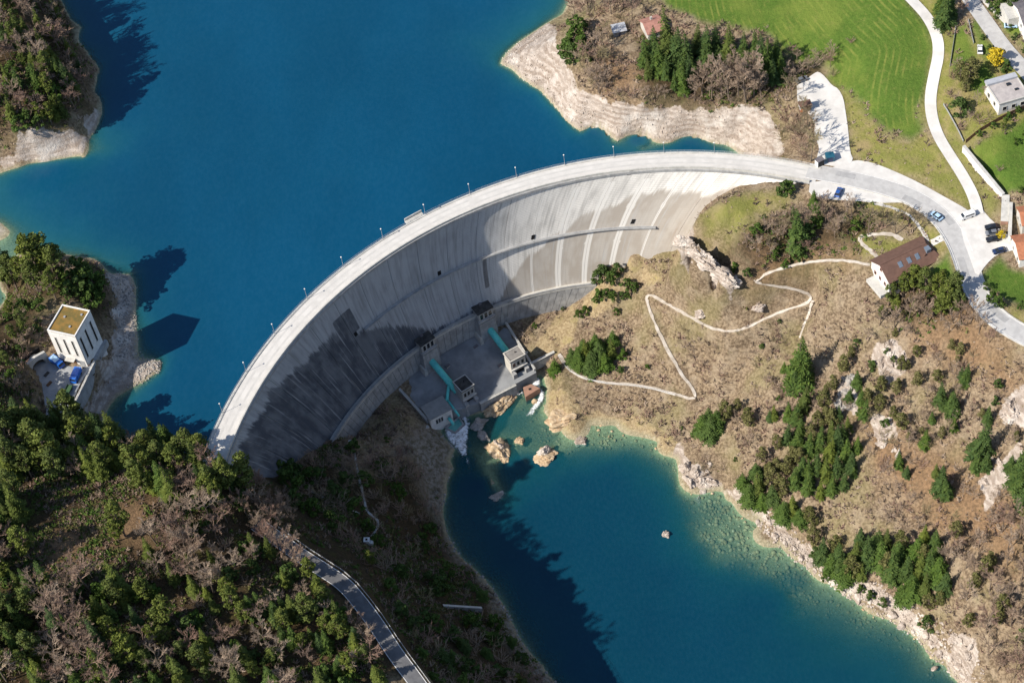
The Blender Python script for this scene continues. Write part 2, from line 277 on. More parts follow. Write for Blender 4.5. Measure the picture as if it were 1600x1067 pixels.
# ------------------------------------------------------------------ node helpers and materials
def srgb(h): return tuple(((c/255)/12.92 if c/255 <= .04045 else ((c/255+.055)/1.055)**2.4) for c in h)
class NT:
    def __init__(s, name):
        s.m = bpy.data.materials.new(name); s.m.use_nodes = True; s.t = s.m.node_tree; s.t.nodes.clear()
        s.out = s.n('OutputMaterial'); s.b = s.n('BsdfPrincipled'); s.l(s.b.outputs[0], s.out.inputs[0])
        s.b.inputs['Specular IOR Level'].default_value = .25
    def n(s, t, **k):
        q = s.t.nodes.new('ShaderNode'+t)
        for a, v in k.items(): setattr(q, a, v)
        return q
    def l(s, a, b): s.t.links.new(a, b)
    def set(s, sock, v):
        if hasattr(v, 'links') or hasattr(v, 'is_linked'): s.l(v, sock)
        elif isinstance(v, (tuple, list)) and len(v) == 3 and sock.type == 'RGBA': sock.default_value = (*v, 1)
        else: sock.default_value = v
    def pos(s, kind='world'):
        if kind == 'world': return s.n('NewGeometry').outputs['Position']
        return s.n('TexCoord').outputs['Object']
    def mapv(s, v, sc=(1, 1, 1)):
        q = s.n('Mapping'); s.l(v, q.inputs[0]); q.inputs['Scale'].default_value = sc; return q.outputs[0]
    def noise(s, v, sc, det=5, rough=.55, dist=0):
        q = s.n('TexNoise'); s.l(v, q.inputs['Vector']); q.inputs['Scale'].default_value = sc
        q.inputs['Detail'].default_value = det; q.inputs['Roughness'].default_value = rough; q.inputs['Distortion'].default_value = dist
        return q.outputs[0]
    def mix(s, f, a, b, bt='MIX'):
        q = s.n('Mix', data_type='RGBA', blend_type=bt); s.set(q.inputs[0], f); s.set(q.inputs[6], a); s.set(q.inputs[7], b); return q.outputs[2]
    def math(s, op, a, b=0., clamp=False):
        q = s.n('Math', operation=op, use_clamp=clamp); s.set(q.inputs[0], a); s.set(q.inputs[1], b); return q.outputs[0]
    def ramp(s, v, lo, hi):
        q = s.n('MapRange', interpolation_type='SMOOTHSTEP'); s.l(v, q.inputs[0]); q.inputs[1].default_value = lo; q.inputs[2].default_value = hi; return q.outputs[0]
    def bump(s, h, st=.4, dist=.3):
        q = s.n('Bump'); q.inputs['Strength'].default_value = st; q.inputs['Distance'].default_value = dist; s.l(h, q.inputs['Height']); s.l(q.outputs[0], s.b.inputs['Normal'])
    def attr(s, name):
        q = s.n('Attribute'); q.attribute_name = name; return q
    def base(s, v): s.set(s.b.inputs['Base Color'], v)
    def rough(s, v): s.set(s.b.inputs['Roughness'], v)
def pm(name, c1, c2=None, sc=.6, rough=.85, bump=0., stretch=(1, 1, 1), metal=0., spec=.25, grime=0.):
    N = NT(name); c2 = c2 or tuple(x*.72 for x in c1); v = N.mapv(N.pos(), stretch)
    f = N.ramp(N.noise(v, sc, 6, .62), .32, .68); c = N.mix(f, c1, c2)
    if grime:
        g = N.ramp(N.noise(N.mapv(N.pos(), (1, 1, .12)), 1.3, 5), .45, .8); c = N.mix(N.math('MULTIPLY', g, grime), c, tuple(x*.45 for x in c1))
    N.base(c); N.rough(rough); N.b.inputs['Metallic'].default_value = metal; N.b.inputs['Specular IOR Level'].default_value = spec
    if bump: N.bump(N.noise(v, sc*4, 5), bump, .15)
    return N.m
M = {}
M['asphalt'] = pm('asphalt', (.45, .44, .425), (.37, .36, .35), .5, .9)
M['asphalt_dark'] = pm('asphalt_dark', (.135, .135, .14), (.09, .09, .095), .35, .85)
M['deck'] = pm('deck', (.56, .535, .50), (.47, .45, .42), .25, .9)
M['patch'] = pm('road_patch', (.36, .355, .35), (.29, .285, .28), .6, .9)
M['pale_gravel'] = pm('pale_gravel', (.62, .595, .56), (.50, .48, .45), .22, .95)
M['yard'] = pm('yard', (.33, .34, .35), (.24, .25, .26), .3, .9, grime=.3)
M['path'] = pm('path', (.56, .51, .45), (.38, .33, .27), .5, .95)
M['white_line'] = pm('white_line', (.72, .71, .68), (.55, .54, .52), 1.5, .8)
M['kerb'] = pm('kerb', (.55, .53, .49), (.42, .40, .37), .8, .9)
M['conc'] = pm('concrete', (.37, .37, .365), (.25, .25, .25), .35, .9, .15, grime=.6)
M['conc_light'] = pm('concrete_light', (.52, .50, .46), (.40, .39, .36), .4, .9, .1, grime=.35)
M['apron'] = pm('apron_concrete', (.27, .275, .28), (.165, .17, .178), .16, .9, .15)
M['render_white'] = pm('white_render', (.74, .72, .68), (.60, .58, .55), .5, .85, grime=.45)
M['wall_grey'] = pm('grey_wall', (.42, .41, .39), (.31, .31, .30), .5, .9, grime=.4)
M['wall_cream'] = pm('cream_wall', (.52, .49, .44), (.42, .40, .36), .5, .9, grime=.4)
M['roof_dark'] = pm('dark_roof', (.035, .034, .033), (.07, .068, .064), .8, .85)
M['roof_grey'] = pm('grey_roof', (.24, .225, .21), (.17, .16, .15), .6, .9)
M['roof_slab'] = pm('pale_roof', (.30, .295, .28), (.22, .22, .215), .4, .9)
M['roof_brown'] = pm('brown_roof', (.155, .088, .066), (.115, .066, .05), .7, .85)
M['roof_pink'] = pm('pink_roof', (.40, .20, .155), (.28, .14, .11), .8, .85)
M['roof_terra'] = pm('terracotta_roof', (.42, .17, .09), (.30, .12, .065), 1., .85)
M['roof_slate'] = pm('slate_roof', (.16, .145, .15), (.11, .10, .11), .9, .8)
M['roof_metal'] = pm('metal_roof', (.40, .41, .44), (.32, .33, .35), .6, .5)
M['roof_moss'] = pm('mossy_roof', (.235, .135, .035), (.12, .095, .03), .55, .95, .2)
M['slat_roof'] = pm('flat_roof_gravel', (.42, .38, .36), (.32, .29, .28), .6, .9)
M['glass'] = pm('window_glass', (.012, .015, .02), (.02, .024, .03), 1, .12, spec=.6)
M['glass_blue'] = pm('sky_light_glass', (.16, .20, .25), (.12, .15, .19), 1, .1, spec=.6)
M['dark'] = pm('dark_recess', (.012, .012, .013), None, 1, .9)
M['turq'] = pm('turquoise_paint', (.14, .62, .56), (.11, .52, .49), .8, .45, grime=.25)
M['metal'] = pm('galvanised_steel', (.42, .43, .44), (.33, .34, .35), 1, .45, metal=.3)
M['wood'] = pm('brown_timber', (.15, .085, .05), (.10, .055, .03), 1, .85)
M['foam'] = None
M['soil_red'] = pm('reddish_concrete', (.34, .19, .135), (.25, .15, .11), .6, .9)
M['tyre'] = pm('tyre_rubber', (.015, .015, .015), None, 1, .8)
for nm, c in (('car_white', (.75, .75, .74)), ('car_black', (.018, .02, .026)), ('car_navy', (.02, .035, .09)), ('car_blue', (.03, .10, .34)), ('car_grey', (.16, .17, .19)), ('car_lightblue', (.42, .60, .78)), ('truck_blue', (.02, .13, .52)), ('teal_tarp', (.02, .10, .15)), ('rust_red', (.36, .08, .04)), ('green_paint', (.05, .10, .04)), ('orange', (.55, .19, .08)), ('yellow_paint', (.7, .45, .05))):
    M[nm] = pm(nm, c, tuple(x*.85 for x in c), 1, .3, spec=.5)

# rock, shared by ground patches and boulders
def rock_colour(N, p):
    v = N.mapv(p, (1, 1, 2.6)); f = N.ramp(N.noise(v, .45, 8, .68), .33, .7)
    c = N.mix(f, (.52, .45, .39), (.27, .22, .18))
    wv = N.n('TexWave', wave_type='BANDS', bands_direction='Z'); N.l(p, wv.inputs[0]); wv.inputs['Scale'].default_value = .2; wv.inputs['Distortion'].default_value = 3.5; wv.inputs['Detail'].default_value = 5; wv.inputs['Detail Scale'].default_value = .25; wv.inputs['Detail Roughness'].default_value = .6
    g = N.math('MULTIPLY', N.ramp(wv.outputs[1], .35, .9), N.ramp(N.noise(p, .12, 4), .35, .6)); c = N.mix(N.math('MULTIPLY', g, .85), c, (.29, .23, .185)); cr_ = N.ramp(N.noise(N.mapv(p, (1, 1, 3)), 1.1, 6, .75, .5), .57, .66); c = N.mix(N.math('MULTIPLY', cr_, .8), c, (.13, .105, .085))
    w = N.ramp(N.noise(p, .16, 5), .5, .72); return N.mix(N.math('MULTIPLY', w, .6), c, (.66, .62, .565))
N = NT('pale_rock'); N.base(rock_colour(N, N.pos())); N.rough(.95); N.bump(N.noise(N.pos(), 1.6, 8, .7), .5, .4); M['rock'] = N.m
N = NT('ochre_rock'); p = N.pos(); c = N.mix(N.ramp(N.noise(p, .5, 7, .65), .35, .65), (.50, .385, .25), (.36, .25, .15)); c = N.mix(N.ramp(N.noise(p, .9, 5), .55, .7), c, (.62, .52, .40)); N.base(c); N.rough(.95); N.bump(N.noise(p, 1.8, 8, .7), .5, .4); M['rock_ochre'] = N.m
N = NT('grey_rock'); p = N.pos(); N.base(N.mix(N.ramp(N.noise(p, .5, 7, .65), .35, .65), (.38, .35, .32), (.22, .21, .19))); N.rough(.95); N.bump(N.noise(p, 1.8, 8, .7), .5, .4); M['rock_grey'] = N.m

# ------------------------------------------------------------------ object helpers
def prop(o, label=None, cat=None, group=None, kind=None):
    for k, v in (('label', label), ('category', cat), ('group', group), ('kind', kind)):
        if v: o[k] = v
    return o
def link(name, me, parent=None, loc=(0, 0, 0), rz=0.):
    o = bpy.data.objects.new(name, me); COL.objects.link(o); o.parent = parent
    o.location = loc; o.rotation_euler = (0, 0, rz); return o
def empty(name, loc, rz, label, cat, group=None):
    o = link(name, None, None, loc, rz); o.empty_display_size = .5; return prop(o, label, cat, group)
def mesh(name, V, F, mat, smoothf=False):
    me = bpy.data.meshes.new(name)
    V = np.asarray(V, float)
    if isinstance(F, np.ndarray) and F.ndim == 2:
        k = F.shape[1]; me.vertices.add(len(V)); me.vertices.foreach_set('co', V.ravel())
        me.loops.add(F.size); me.loops.foreach_set('vertex_index', F.ravel().astype(np.int32))
        me.polygons.add(len(F)); me.polygons.foreach_set('loop_start', np.arange(0, F.size, k, dtype=np.int32)); me.update(calc_edges=True)
    else: me.from_pydata(V.tolist(), [], [list(f) for f in F]); me.update()
    me.materials.append(mat)
    if smoothf: me.polygons.foreach_set('use_smooth', np.ones(len(me.polygons), bool))
    return me
class MB:
    def __init__(s): s.v = []; s.f = []
    def quadbox(s, c8):
        b = len(s.v); s.v += [tuple(map(float, c)) for c in c8]
        s.f += [tuple(b+i for i in q) for q in ((0, 3, 2, 1), (4, 5, 6, 7), (0, 1, 5, 4), (1, 2, 6, 5), (2, 3, 7, 6), (3, 0, 4, 7))]; return s
    def box(s, x0, x1, y0, y1, z0, z1, taper=0.):
        t = taper
        return s.quadbox([(x0-t, y0-t, z0), (x1+t, y0-t, z0), (x1+t, y1+t, z0), (x0-t, y1+t, z0), (x0, y0, z1), (x1, y0, z1), (x1, y1, z1), (x0, y1, z1)])
    def poly(s, pts):
        b = len(s.v); s.v += [tuple(map(float, p)) for p in pts]; s.f.append(tuple(range(b, b+len(pts)))); return s
    def prism(s, pts, z0, z1):
        """outline (x,y) between two heights (numbers or lists)"""
        n = len(pts); z0 = [z0]*n if np.isscalar(z0) else z0; z1 = [z1]*n if np.isscalar(z1) else z1; b = len(s.v)
        s.v += [(float(p[0]), float(p[1]), float(z)) for p, z in zip(pts, z0)]+[(float(p[0]), float(p[1]), float(z)) for p, z in zip(pts, z1)]
        s.f.append(tuple(range(b+n, b+2*n))); s.f.append(tuple(range(b+n-1, b-1, -1)))
        for i in range(n): j = (i+1) % n; s.f.append((b+i, b+j, b+n+j, b+n+i))
        return s
    def tube(s, pts, r, n=8, cap=True):
        pts = [np.asarray(p, float) for p in pts]; rs = [r]*len(pts) if np.isscalar(r) else r; b = len(s.v)
        for k, p in enumerate(pts):
            d = pts[min(k+1, len(pts)-1)]-pts[max(k-1, 0)]; d /= np.linalg.norm(d)+1e-9
            u = np.cross(d, (0, 0, 1) if abs(d[2]) < .9 else (1, 0, 0)); u /= np.linalg.norm(u); w = np.cross(d, u)
            for i in range(n):
                a = 2*math.pi*i/n; s.v.append(tuple(p+rs[k]*(math.cos(a)*u+math.sin(a)*w)))
        for k in range(len(pts)-1):
            for i in range(n):
                j = (i+1) % n; s.f.append((b+k*n+i, b+k*n+j, b+(k+1)*n+j, b+(k+1)*n+i))
        if cap: s.f.append(tuple(b+i for i in range(n-1, -1, -1))); e = b+(len(pts)-1)*n; s.f.append(tuple(e+i for i in range(n)))
        return s
    def mk(s, name, mat, smoothf=False): return mesh(name, np.array(s.v), s.f, mat, smoothf)
    def add(s, name, mat, parent=None, smoothf=False, **k): return link(name, s.mk(name, mat, smoothf), parent, **k)
def ribbon(line, w, dz=.0, off=0., step=1.5, th=.0, endw=None):
    """strip along a line; returns V,F.  th>0 gives it sides"""
    p = dens(line, step); d = np.gradient(p[:, :2], axis=0); d /= np.linalg.norm(d, axis=1)[:, None]+1e-9
    nrm = np.c_[-d[:, 1], d[:, 0]]; m = MB(); k = len(p)
    jit = (RNG.uniform(-.22, .22, (2, k, 1))*w if w < 1.4 and w > .6 else np.zeros((2, k, 1)))
    a = p[:, :2]+nrm*(off+w/2+jit[0]); b = p[:, :2]+nrm*(off-w/2+jit[1]); z = p[:, 2]+dz
    V = np.vstack([np.c_[a, z], np.c_[b, z], np.c_[a, z-th], np.c_[b, z-th]]); F = []
    for i in range(k-1):
        F.append((i, k+i, k+i+1, i+1))
        if th: F.append((2*k+i, i, i+1, 2*k+i+1)); F.append((k+i, 3*k+i, 3*k+i+1, k+i+1))
    if th: F.append((0, 2*k, 3*k, k)); F.append((k-1, 2*k-1, 4*k-1, 3*k-1))
    return V, F

# ------------------------------------------------------------------ ground colours: what grows or lies where (world-space masks)
def G(poly): return [ground(*p[:2]) for p in poly]
nx, ny = len(gx), len(gy)
def mask(polys, soft=2., nz=2.5, seed=30):
    m = np.zeros(GX.shape); jx = fnoise(GX, GY, 1/6., seed, 3)*nz
    for q in polys:
        w = G(q); sl = sub(w, soft+nz+3); X, Y = GX[sl], GY[sl]
        ins = inpoly(w, X, Y); d, _ = seg_dist(w, X, Y, True); sd = np.where(ins, d, -d)+jx[sl]
        m[sl] = np.maximum(m[sl], sst(sd/soft*.5+.5))
    return m
MEADOW = [[(1024, -30), (1040, 8), (1090, 32), (1150, 44), (1200, 55), (1222, 76), (1250, 100), (1290, 92), (1300, 110), (1292, 122), (1302, 132), (1326, 142), (1345, 162), (1380, 206), (1425, 222), (1439, 206), (1437, 170), (1446, 130), (1457, 82), (1452, 42), (1424, 8), (1400, -30)]]
GARDEN = [[(1508, 236), (1600, 190), (1660, 210), (1660, 300), (1570, 300)], [(1534, 432), (1562, 400), (1576, 418), (1604, 426), (1650, 440), (1650, 490), (1572, 470), (1545, 452)], [(1440, 425), (1484, 392), (1494, 420), (1490, 445), (1440, 440)], [(1512, 40), (1530, 28), (1552, 80), (1560, 96), (1535, 88)], [(1490, 55), (1510, 35), (1525, 90), (1490, 130)], [(1540, 0), (1600, 20), (1640, 60), (1580, 55)], [(1590, 65), (1640, 60), (1640, 110)], [(1500, 130), (1540, 100), (1556, 130), (1530, 150)]]
DRY = [[(1300, 128), (1322, 142), (1345, 160), (1380, 206), (1425, 224), (1443, 200), (1472, 232), (1512, 290), (1520, 330), (1480, 308), (1430, 280), (1330, 250), (1322, 180)], [(1440, 206), (1440, 160), (1452, 95), (1462, 60), (1440, 20), (1420, -10), (1470, -10), (1480, 40), (1505, 100), (1500, 180), (1505, 230), (1566, 304), (1548, 340), (1524, 290), (1470, 200)], [(1075, 366), (1095, 337), (1140, 306), (1215, 300), (1246, 310), (1190, 328), (1165, 348), (1130, 366), (1100, 378)], [(1340, 320), (1400, 322), (1440, 338), (1475, 370), (1484, 392), (1440, 385), (1430, 350), (1380, 330)], [(1480, 40), (1600, 100), (1640, 200), (1500, 230), (1495, 150)], [(1345, 375), (1410, 370), (1430, 385), (1400, 400), (1350, 405)], [(1570, 470), (1660, 500), (1660, 560), (1580, 510)]]
ROCK = [[(868, 40), (845, 40), (776, 102), (812, 126), (880, 190), (912, 212), (1000, 234), (1130, 232), (1176, 252), (1230, 238), (1215, 205), (1190, 172), (1100, 172), (1060, 165), (1002, 172), (942, 158), (905, 142), (884, 98), (870, 66)],
        [(1070, 364), (1082, 374), (1140, 424), (1142, 440), (1108, 418), (1066, 388)], [(1366, 532), (1404, 530), (1412, 582), (1382, 602), (1362, 572)], [(1312, 600), (1336, 590), (1337, 642), (1316, 632)], [(1570, 622), (1604, 600), (1604, 662), (1576, 652)], [(1530, 752), (1590, 700), (1604, 742), (1540, 794)], [(1366, 650), (1400, 665), (1410, 690), (1370, 680)],
        [(1130, 768), (1148, 780), (1222, 848), (1300, 908), (1390, 962), (1476, 1034), (1520, 1100), (1545, 1100), (1512, 1040), (1450, 975), (1380, 925), (1290, 870), (1225, 818), (1165, 770)], [(1050, 715), (1060, 700), (1085, 725), (1120, 755), (1130, 772), (1100, 774), (1058, 748)], [(1480, 985), (1520, 1000), (1530, 1060), (1500, 1060)],
        [(-10, 240), (40, 215), (100, 205), (140, 215), (135, 250), (50, 258), (0, 270)], [(135, 180), (160, 160), (160, 195), (138, 220)], [(165, 425), (212, 430), (220, 560), (258, 570), (222, 602), (165, 640), (130, 640), (160, 590), (176, 540), (180, 480)], [(-20, 345), (20, 352), (20, 370), (-20, 380)]]
OCHRE = [[(845, 612), (880, 615), (905, 645), (935, 640), (1000, 655), (1060, 700), (1060, 745), (1030, 696), (962, 666), (925, 668), (905, 692), (880, 682), (862, 655), (838, 642)], [(760, 640), (800, 620), (818, 634), (790, 645), (756, 650)], [(905, 480), (940, 440), (1000, 400), (1060, 395), (1000, 440), (930, 500)], [(870, 500), (905, 470), (900, 530), (860, 560), (820, 570), (835, 545)]]
SCREE = [[(620, 690), (690, 665), (716, 700), (708, 735), (698, 770), (700, 830), (670, 800), (660, 760), (650, 720)], [(760, 900), (790, 945), (850, 1035), (870, 1070), (840, 1070), (790, 1000)], [(690, 800), (718, 872), (760, 910), (735, 900), (690, 850)]]
FOREST = [[(-60, -40), (100, -40), (130, 60), (148, 180), (90, 210), (-60, 230)], [(-60, 470), (20, 420), (60, 400), (150, 410), (172, 440), (175, 500), (150, 520), (120, 470), (60, 480), (40, 560), (60, 680), (-60, 690)], [(-60, 660), (330, 700), (430, 735), (520, 690), (540, 760), (640, 720), (690, 800), (760, 920), (860, 1080), (500, 1110), (-60, 1110)], [(1260, 360), (1340, 320), (1380, 350), (1345, 385), (1250, 410), (1180, 440), (1130, 400), (1170, 360), (1240, 330)], [(1400, 450), (1500, 430), (1530, 500), (1400, 500)], [(1210, 80), (1240, 95), (1290, 100), (1240, 140), (1200, 160), (1000, 150), (1000, 60), (1100, 70)]]
ORANGE = [[(180, 780), (240, 790), (232, 850), (170, 850), (60, 880), (60, 850), (150, 820)], [(1340, 640), (1420, 690), (1600, 760), (1600, 900), (1480, 830), (1380, 760)], [(1500, 480), (1560, 540), (1600, 620), (1480, 560), (1420, 520)], [(930, 90), (1000, 100), (1000, 150), (940, 150)], [(470, 930), (520, 980), (500, 1040), (470, 1000)], [(1190, 390), (1230, 400), (1310, 390), (1340, 400), (1250, 412), (1190, 425)]]
gm = mask(MEADOW, 2., 1.2); gm = np.maximum(gm, mask(GARDEN, 1.6, 1.6)); gd = mask(DRY, 3.5, 2.5, 31); gr = mask(ROCK, 1.6, 2.2, 32); go = mask(OCHRE, 3., 2.5, 33); gs = mask(SCREE, 4, 3, 34); gf = mask(FOREST, 5, 3, 35); gor = mask(ORANGE, 7, 4, 36)
# underwater ground and a strip along the waterline are bare stone and silt
wet = np.maximum(sst((LAKE+.7-GZ)/.6)*LAKESIDE, sst((POOL+1.1-GZ)/.8))
mow, _ = seg_dist(road_side, GX, GY); mow = np.where(mask(MEADOW, 2., 1.) > .3, mow, 0)
# fine grid plus coarse surroundings in one sheet
lx, hx = grow(X0, X1); ly, hy = grow(Y0, Y1)
AX = np.r_[lx, gx, hx]; AY = np.r_[ly, gy, hy]; BX, BY = np.meshgrid(AX, AY)
inside = (BX >= X0) & (BX <= X1) & (BY >= Y0) & (BY <= Y1)
BZ = np.zeros(BX.shape); out = ~inside
zr = rbf(BX[out], BY[out]); dist = np.maximum(np.maximum(X0-BX[out], BX[out]-X1), np.maximum(Y0-BY[out], BY[out]-Y1))
hill = 60+90*fnoise(BX[out], BY[out], 1/500., 21, 3)+dist*.05
BZ[out] = zr*(1-sst((dist-80)/500))+hill*sst((dist-80)/500)
bi = slice(len(ly), len(ly)+ny), slice(len(lx), len(lx)+nx); BZ[bi] = GZ
def full(A):
    B = np.zeros(BX.shape, np.float32); B[bi] = A; return B.ravel()
def gridmesh(name, X, Y, Z, mat, keep=None, smoothf=True):
    h, w = X.shape; j, i = np.meshgrid(np.arange(h-1), np.arange(w-1), indexing='ij'); a = (j*w+i)
    F = np.stack([a, a+1, a+w+1, a+w], -1).reshape(-1, 4)
    if keep is not None: F = F[keep.ravel()]
    V = np.stack([X, Y, Z], -1).reshape(-1, 3)
    used = np.zeros(len(V), bool); used[F.ravel()] = True; re = np.cumsum(used)-1
    return mesh(name, V[used], re[F], mat, smoothf), used
N = NT('ground'); p = N.pos()
c1, c2 = N.attr('cover'), N.attr('stone'); s1 = N.n('SeparateColor'); s2 = N.n('SeparateColor'); N.l(c1.outputs['Color'], s1.inputs[0]); N.l(c2.outputs['Color'], s2.inputs[0])
fine = N.noise(p, 1.1, 8, .7); mid = N.noise(p, .22, 6, .6); big = N.noise(p, .05, 4)
brush = N.mix(N.ramp(fine, .38, .6), (.31, .235, .155), (.12, .085, .055)); brush = N.mix(N.math('MULTIPLY', N.ramp(mid, .45, .7), .6), brush, (.36, .29, .205)); brush = N.mix(N.math('MULTIPLY', N.ramp(big, .48, .66), .45), brush, (.19, .175, .07))  # dark mottle deepened as painted shadow among the shrubs
forest = N.mix(N.ramp(fine, .35, .68), (.085, .055, .03), (.035, .03, .016)); forest = N.mix(N.math('MULTIPLY', N.ramp(mid, .5, .7), .7), forest, (.075, .07, .022))
orange = N.mix(N.ramp(fine, .35, .68), (.27, .17, .095), (.13, .085, .05))
dry = N.mix(N.ramp(fine, .3, .7), (.25, .23, .075), (.165, .165, .042)); dry = N.mix(N.ramp(mid, .42, .68), dry, (.28, .22, .105)); dry = N.mix(N.math('MULTIPLY', N.ramp(big, .42, .62), .5), dry, (.15, .175, .035))
mw = N.n('TexWave', wave_type='BANDS', bands_direction='X'); cx = N.n('CombineXYZ'); N.l(N.attr('mow').outputs['Fac'], cx.inputs[0]); N.l(N.math('MULTIPLY', mid, 1.0), cx.inputs[1]); N.l(cx.outputs[0], mw.inputs[0]); mw.inputs['Scale'].default_value = .14; mw.inputs['Distortion'].default_value = 2.2; mw.inputs['Detail'].default_value = 4; mw.inputs['Detail Scale'].default_value = .7
grass = N.mix(N.ramp(fine, .3, .7), (.095, .155, .026), (.058, .108, .017)); grass = N.mix(N.math('MULTIPLY', N.ramp(mw.outputs[1], .6, 1.), N.math('MULTIPLY', N.ramp(N.noise(p, .12, 6, .7), .42, .66), .6)), grass, (.22, .23, .055)); grass = N.mix(N.math('MULTIPLY', N.ramp(big, .45, .68), .7), grass, (.16, .20, .038)); grass = N.mix(N.math('MULTIPLY', N.ramp(N.noise(p, .35, 8, .75), .52, .72), .45), grass, (.21, .20, .06))
col = N.mix(s1.outputs[2], brush, forest); col = N.mix(s2.outputs[2], col, orange); col = N.mix(s1.outputs[1], col, dry); col = N.mix(s1.outputs[0], col, grass)
rk = rock_colour(N, p)
thr = N.math('ADD', s2.outputs[0], N.math('MULTIPLY', N.math('SUBTRACT', N.noise(p, .5, 6, .7), .5), 1.3))
ochre = N.mix(N.ramp(fine, .35, .65), (.40, .315, .19), (.22, .16, .09)); ochre = N.mix(N.ramp(mid, .5, .7), ochre, (.33, .27, .13))
tho = N.math('ADD', s2.outputs[1], N.math('MULTIPLY', N.math('SUBTRACT', mid, .5), 1.2)); col = N.mix(N.ramp(tho, .35, .65), col, ochre)
scree = N.mix(N.ramp(N.noise(p, .7, 7, .7), .38, .62), (.30, .27, .23), (.13, .115, .075)); col = N.mix(N.attr('scree').outputs['Fac'], col, scree)
col = N.mix(N.ramp(thr, .38, .6), col, rk)
silt = N.mix(N.ramp(fine, .35, .66), (.40, .35, .235), (.25, .225, .145)); vor = N.n('TexVoronoi'); N.l(p, vor.inputs['Vector']); vor.inputs['Scale'].default_value = .55; silt = N.mix(N.math('MULTIPLY', N.ramp(vor.outputs[0], .25, .0), 1.), silt, (.44, .41, .33))
col = N.mix(N.attr('wet').outputs['Fac'], col, silt)
N.base(col); N.rough(.95); N.b.inputs['Specular IOR Level'].default_value = .1
N.bump(N.noise(p, .9, 8, .75), .75, 1.); M['ground'] = N.m
gmesh, _ = gridmesh('ground', BX, BY, BZ, M['ground'])
ones = np.ones(BX.size, np.float32)
def setcol(me, nm, *ch):
    a = me.color_attributes.new(nm, 'FLOAT_COLOR', 'POINT'); a.data.foreach_set('color', np.stack([*ch, np.ones(len(ch[0]))], -1).astype(np.float32).ravel())
def setf(me, nm, v):
    a = me.attributes.new(nm, 'FLOAT', 'POINT'); a.data.foreach_set('value', np.asarray(v, np.float32).ravel())
setcol(gmesh, 'cover', full(gm), full(gd), full(gf)); setcol(gmesh, 'stone', full(gr), full(go), full(gor))
setf(gmesh, 'scree', full(gs)); setf(gmesh, 'wet', full(wet)); setf(gmesh, 'mow', full(mow))
prop(link('ground', gmesh), 'hillsides, banks and meadow around the reservoir and the gorge', None, None, 'structure')

# ------------------------------------------------------------------ water
def water(name, level, deep, shallow, k1, k2, label, X, Y, keep, ripple):
    N = NT(name); p = N.pos(); d = N.attr('depth').outputs['Fac']
    dn = N.math('MULTIPLY', d, N.math('ADD', N.math('MULTIPLY', N.noise(p, .09, 4), .9), .55))
    f = N.math('SUBTRACT', 1., N.math('POWER', 2.718, N.math('MULTIPLY', dn, -1/k1)), True)     # how much bottom the water hides
    f2 = N.math('SUBTRACT', 1., N.math('POWER', 2.718, N.math('MULTIPLY', dn, -1/k2)), True)
    colr = N.mix(f2, shallow, deep)
    rp = N.noise(N.mapv(p, (1, .55, 1)), ripple, 6, .68); colr = N.mix(N.ramp(rp, .3, .75), N.mix(.05, colr, (0, 0, 0)), N.mix(.006, colr, (.5, .8, .9))); wnd = N.ramp(N.noise(N.mapv(p, (1, .45, 1)), .016, 4, .6), .35, .68); colr = N.mix(wnd, colr, N.mix(.20, colr, (0, .01, .02)))
    N.t.nodes.remove(N.b); df = N.n('BsdfDiffuse'); N.l(colr, df.inputs[0]); tr = N.n('BsdfTransparent'); tr.inputs[0].default_value = (.72, .93, .88, 1)
    mx = N.n('MixShader'); N.l(f, mx.inputs[0]); N.l(tr.outputs[0], mx.inputs[1]); N.l(df.outputs[0], mx.inputs[2])
    gl = N.n('BsdfGlossy'); gl.inputs['Roughness'].default_value = .16; fr = N.n('Fresnel'); fr.inputs[0].default_value = 1.33
    bp = N.n('Bump'); bp.inputs['Strength'].default_value = .16; bp.inputs['Distance'].default_value = .2; N.l(rp, bp.inputs['Height'])
    for q in (gl, fr, df): N.l(bp.outputs[0], q.inputs['Normal'])
    m2 = N.n('MixShader'); N.l(N.math('MULTIPLY', fr.outputs[0], N.math('SUBTRACT', 1., N.n('NewGeometry').outputs['Backfacing'])), m2.inputs[0]); N.l(mx.outputs[0], m2.inputs[1]); N.l(gl.outputs[0], m2.inputs[2]); N.l(m2.outputs[0], N.out.inputs[0])
    T = bil(GZ, gx, gy, X, Y); dep = np.clip(level-T, 0, 60)
    me, used = gridmesh(name, X, Y, np.full(X.shape, level), N.m, keep)
    setf(me, 'depth', dep.ravel()[used]); prop(link(name, me), label, None, None, 'structure')
wx = np.r_[np.arange(-900, X0, 50), np.arange(X0, X1, 1.5), np.arange(X1, 900, 50)]; wy = np.r_[np.arange(330, Y1, 1.5), np.arange(Y1, 1500, 50)]
X, Y = np.meshgrid(wx, wy); T = bil(GZ, gx, gy, X, Y)
r = np.hypot(X-36.3, Y-316.7); a = np.degrees(np.arctan2(Y-316.7, X-36.3)) % 360
up = np.where((a > 58) & (a < 170), r > ROUT-1.2, (X < -90) & (Y > 345) | (X > 90) & (Y > 440))
kv = up & ((T < LAKE+1.5) | (Y > Y1-2)); kp = kv[:-1, :-1] & kv[1:, 1:] & kv[1:, :-1] & kv[:-1, 1:]
water('lake', LAKE, (.0020, .056, .120), (.018, .13, .14), 1.3, 4., 'deep blue reservoir behind the arch dam', X, Y, kp, .9)
X, Y = np.meshgrid(np.arange(-70, 260, 1.), np.arange(216, 432, 1.)); T = bil(GZ, gx, gy, X, Y)
kv = (T < POOL+1.5); kp = kv[:-1, :-1] | kv[1:, 1:]
water('river_pool', POOL, (.0009, .034, .068), (.007, .105, .108), 3.0, 5.5, 'turquoise river pool below the dam', X, Y, kp, 1.)

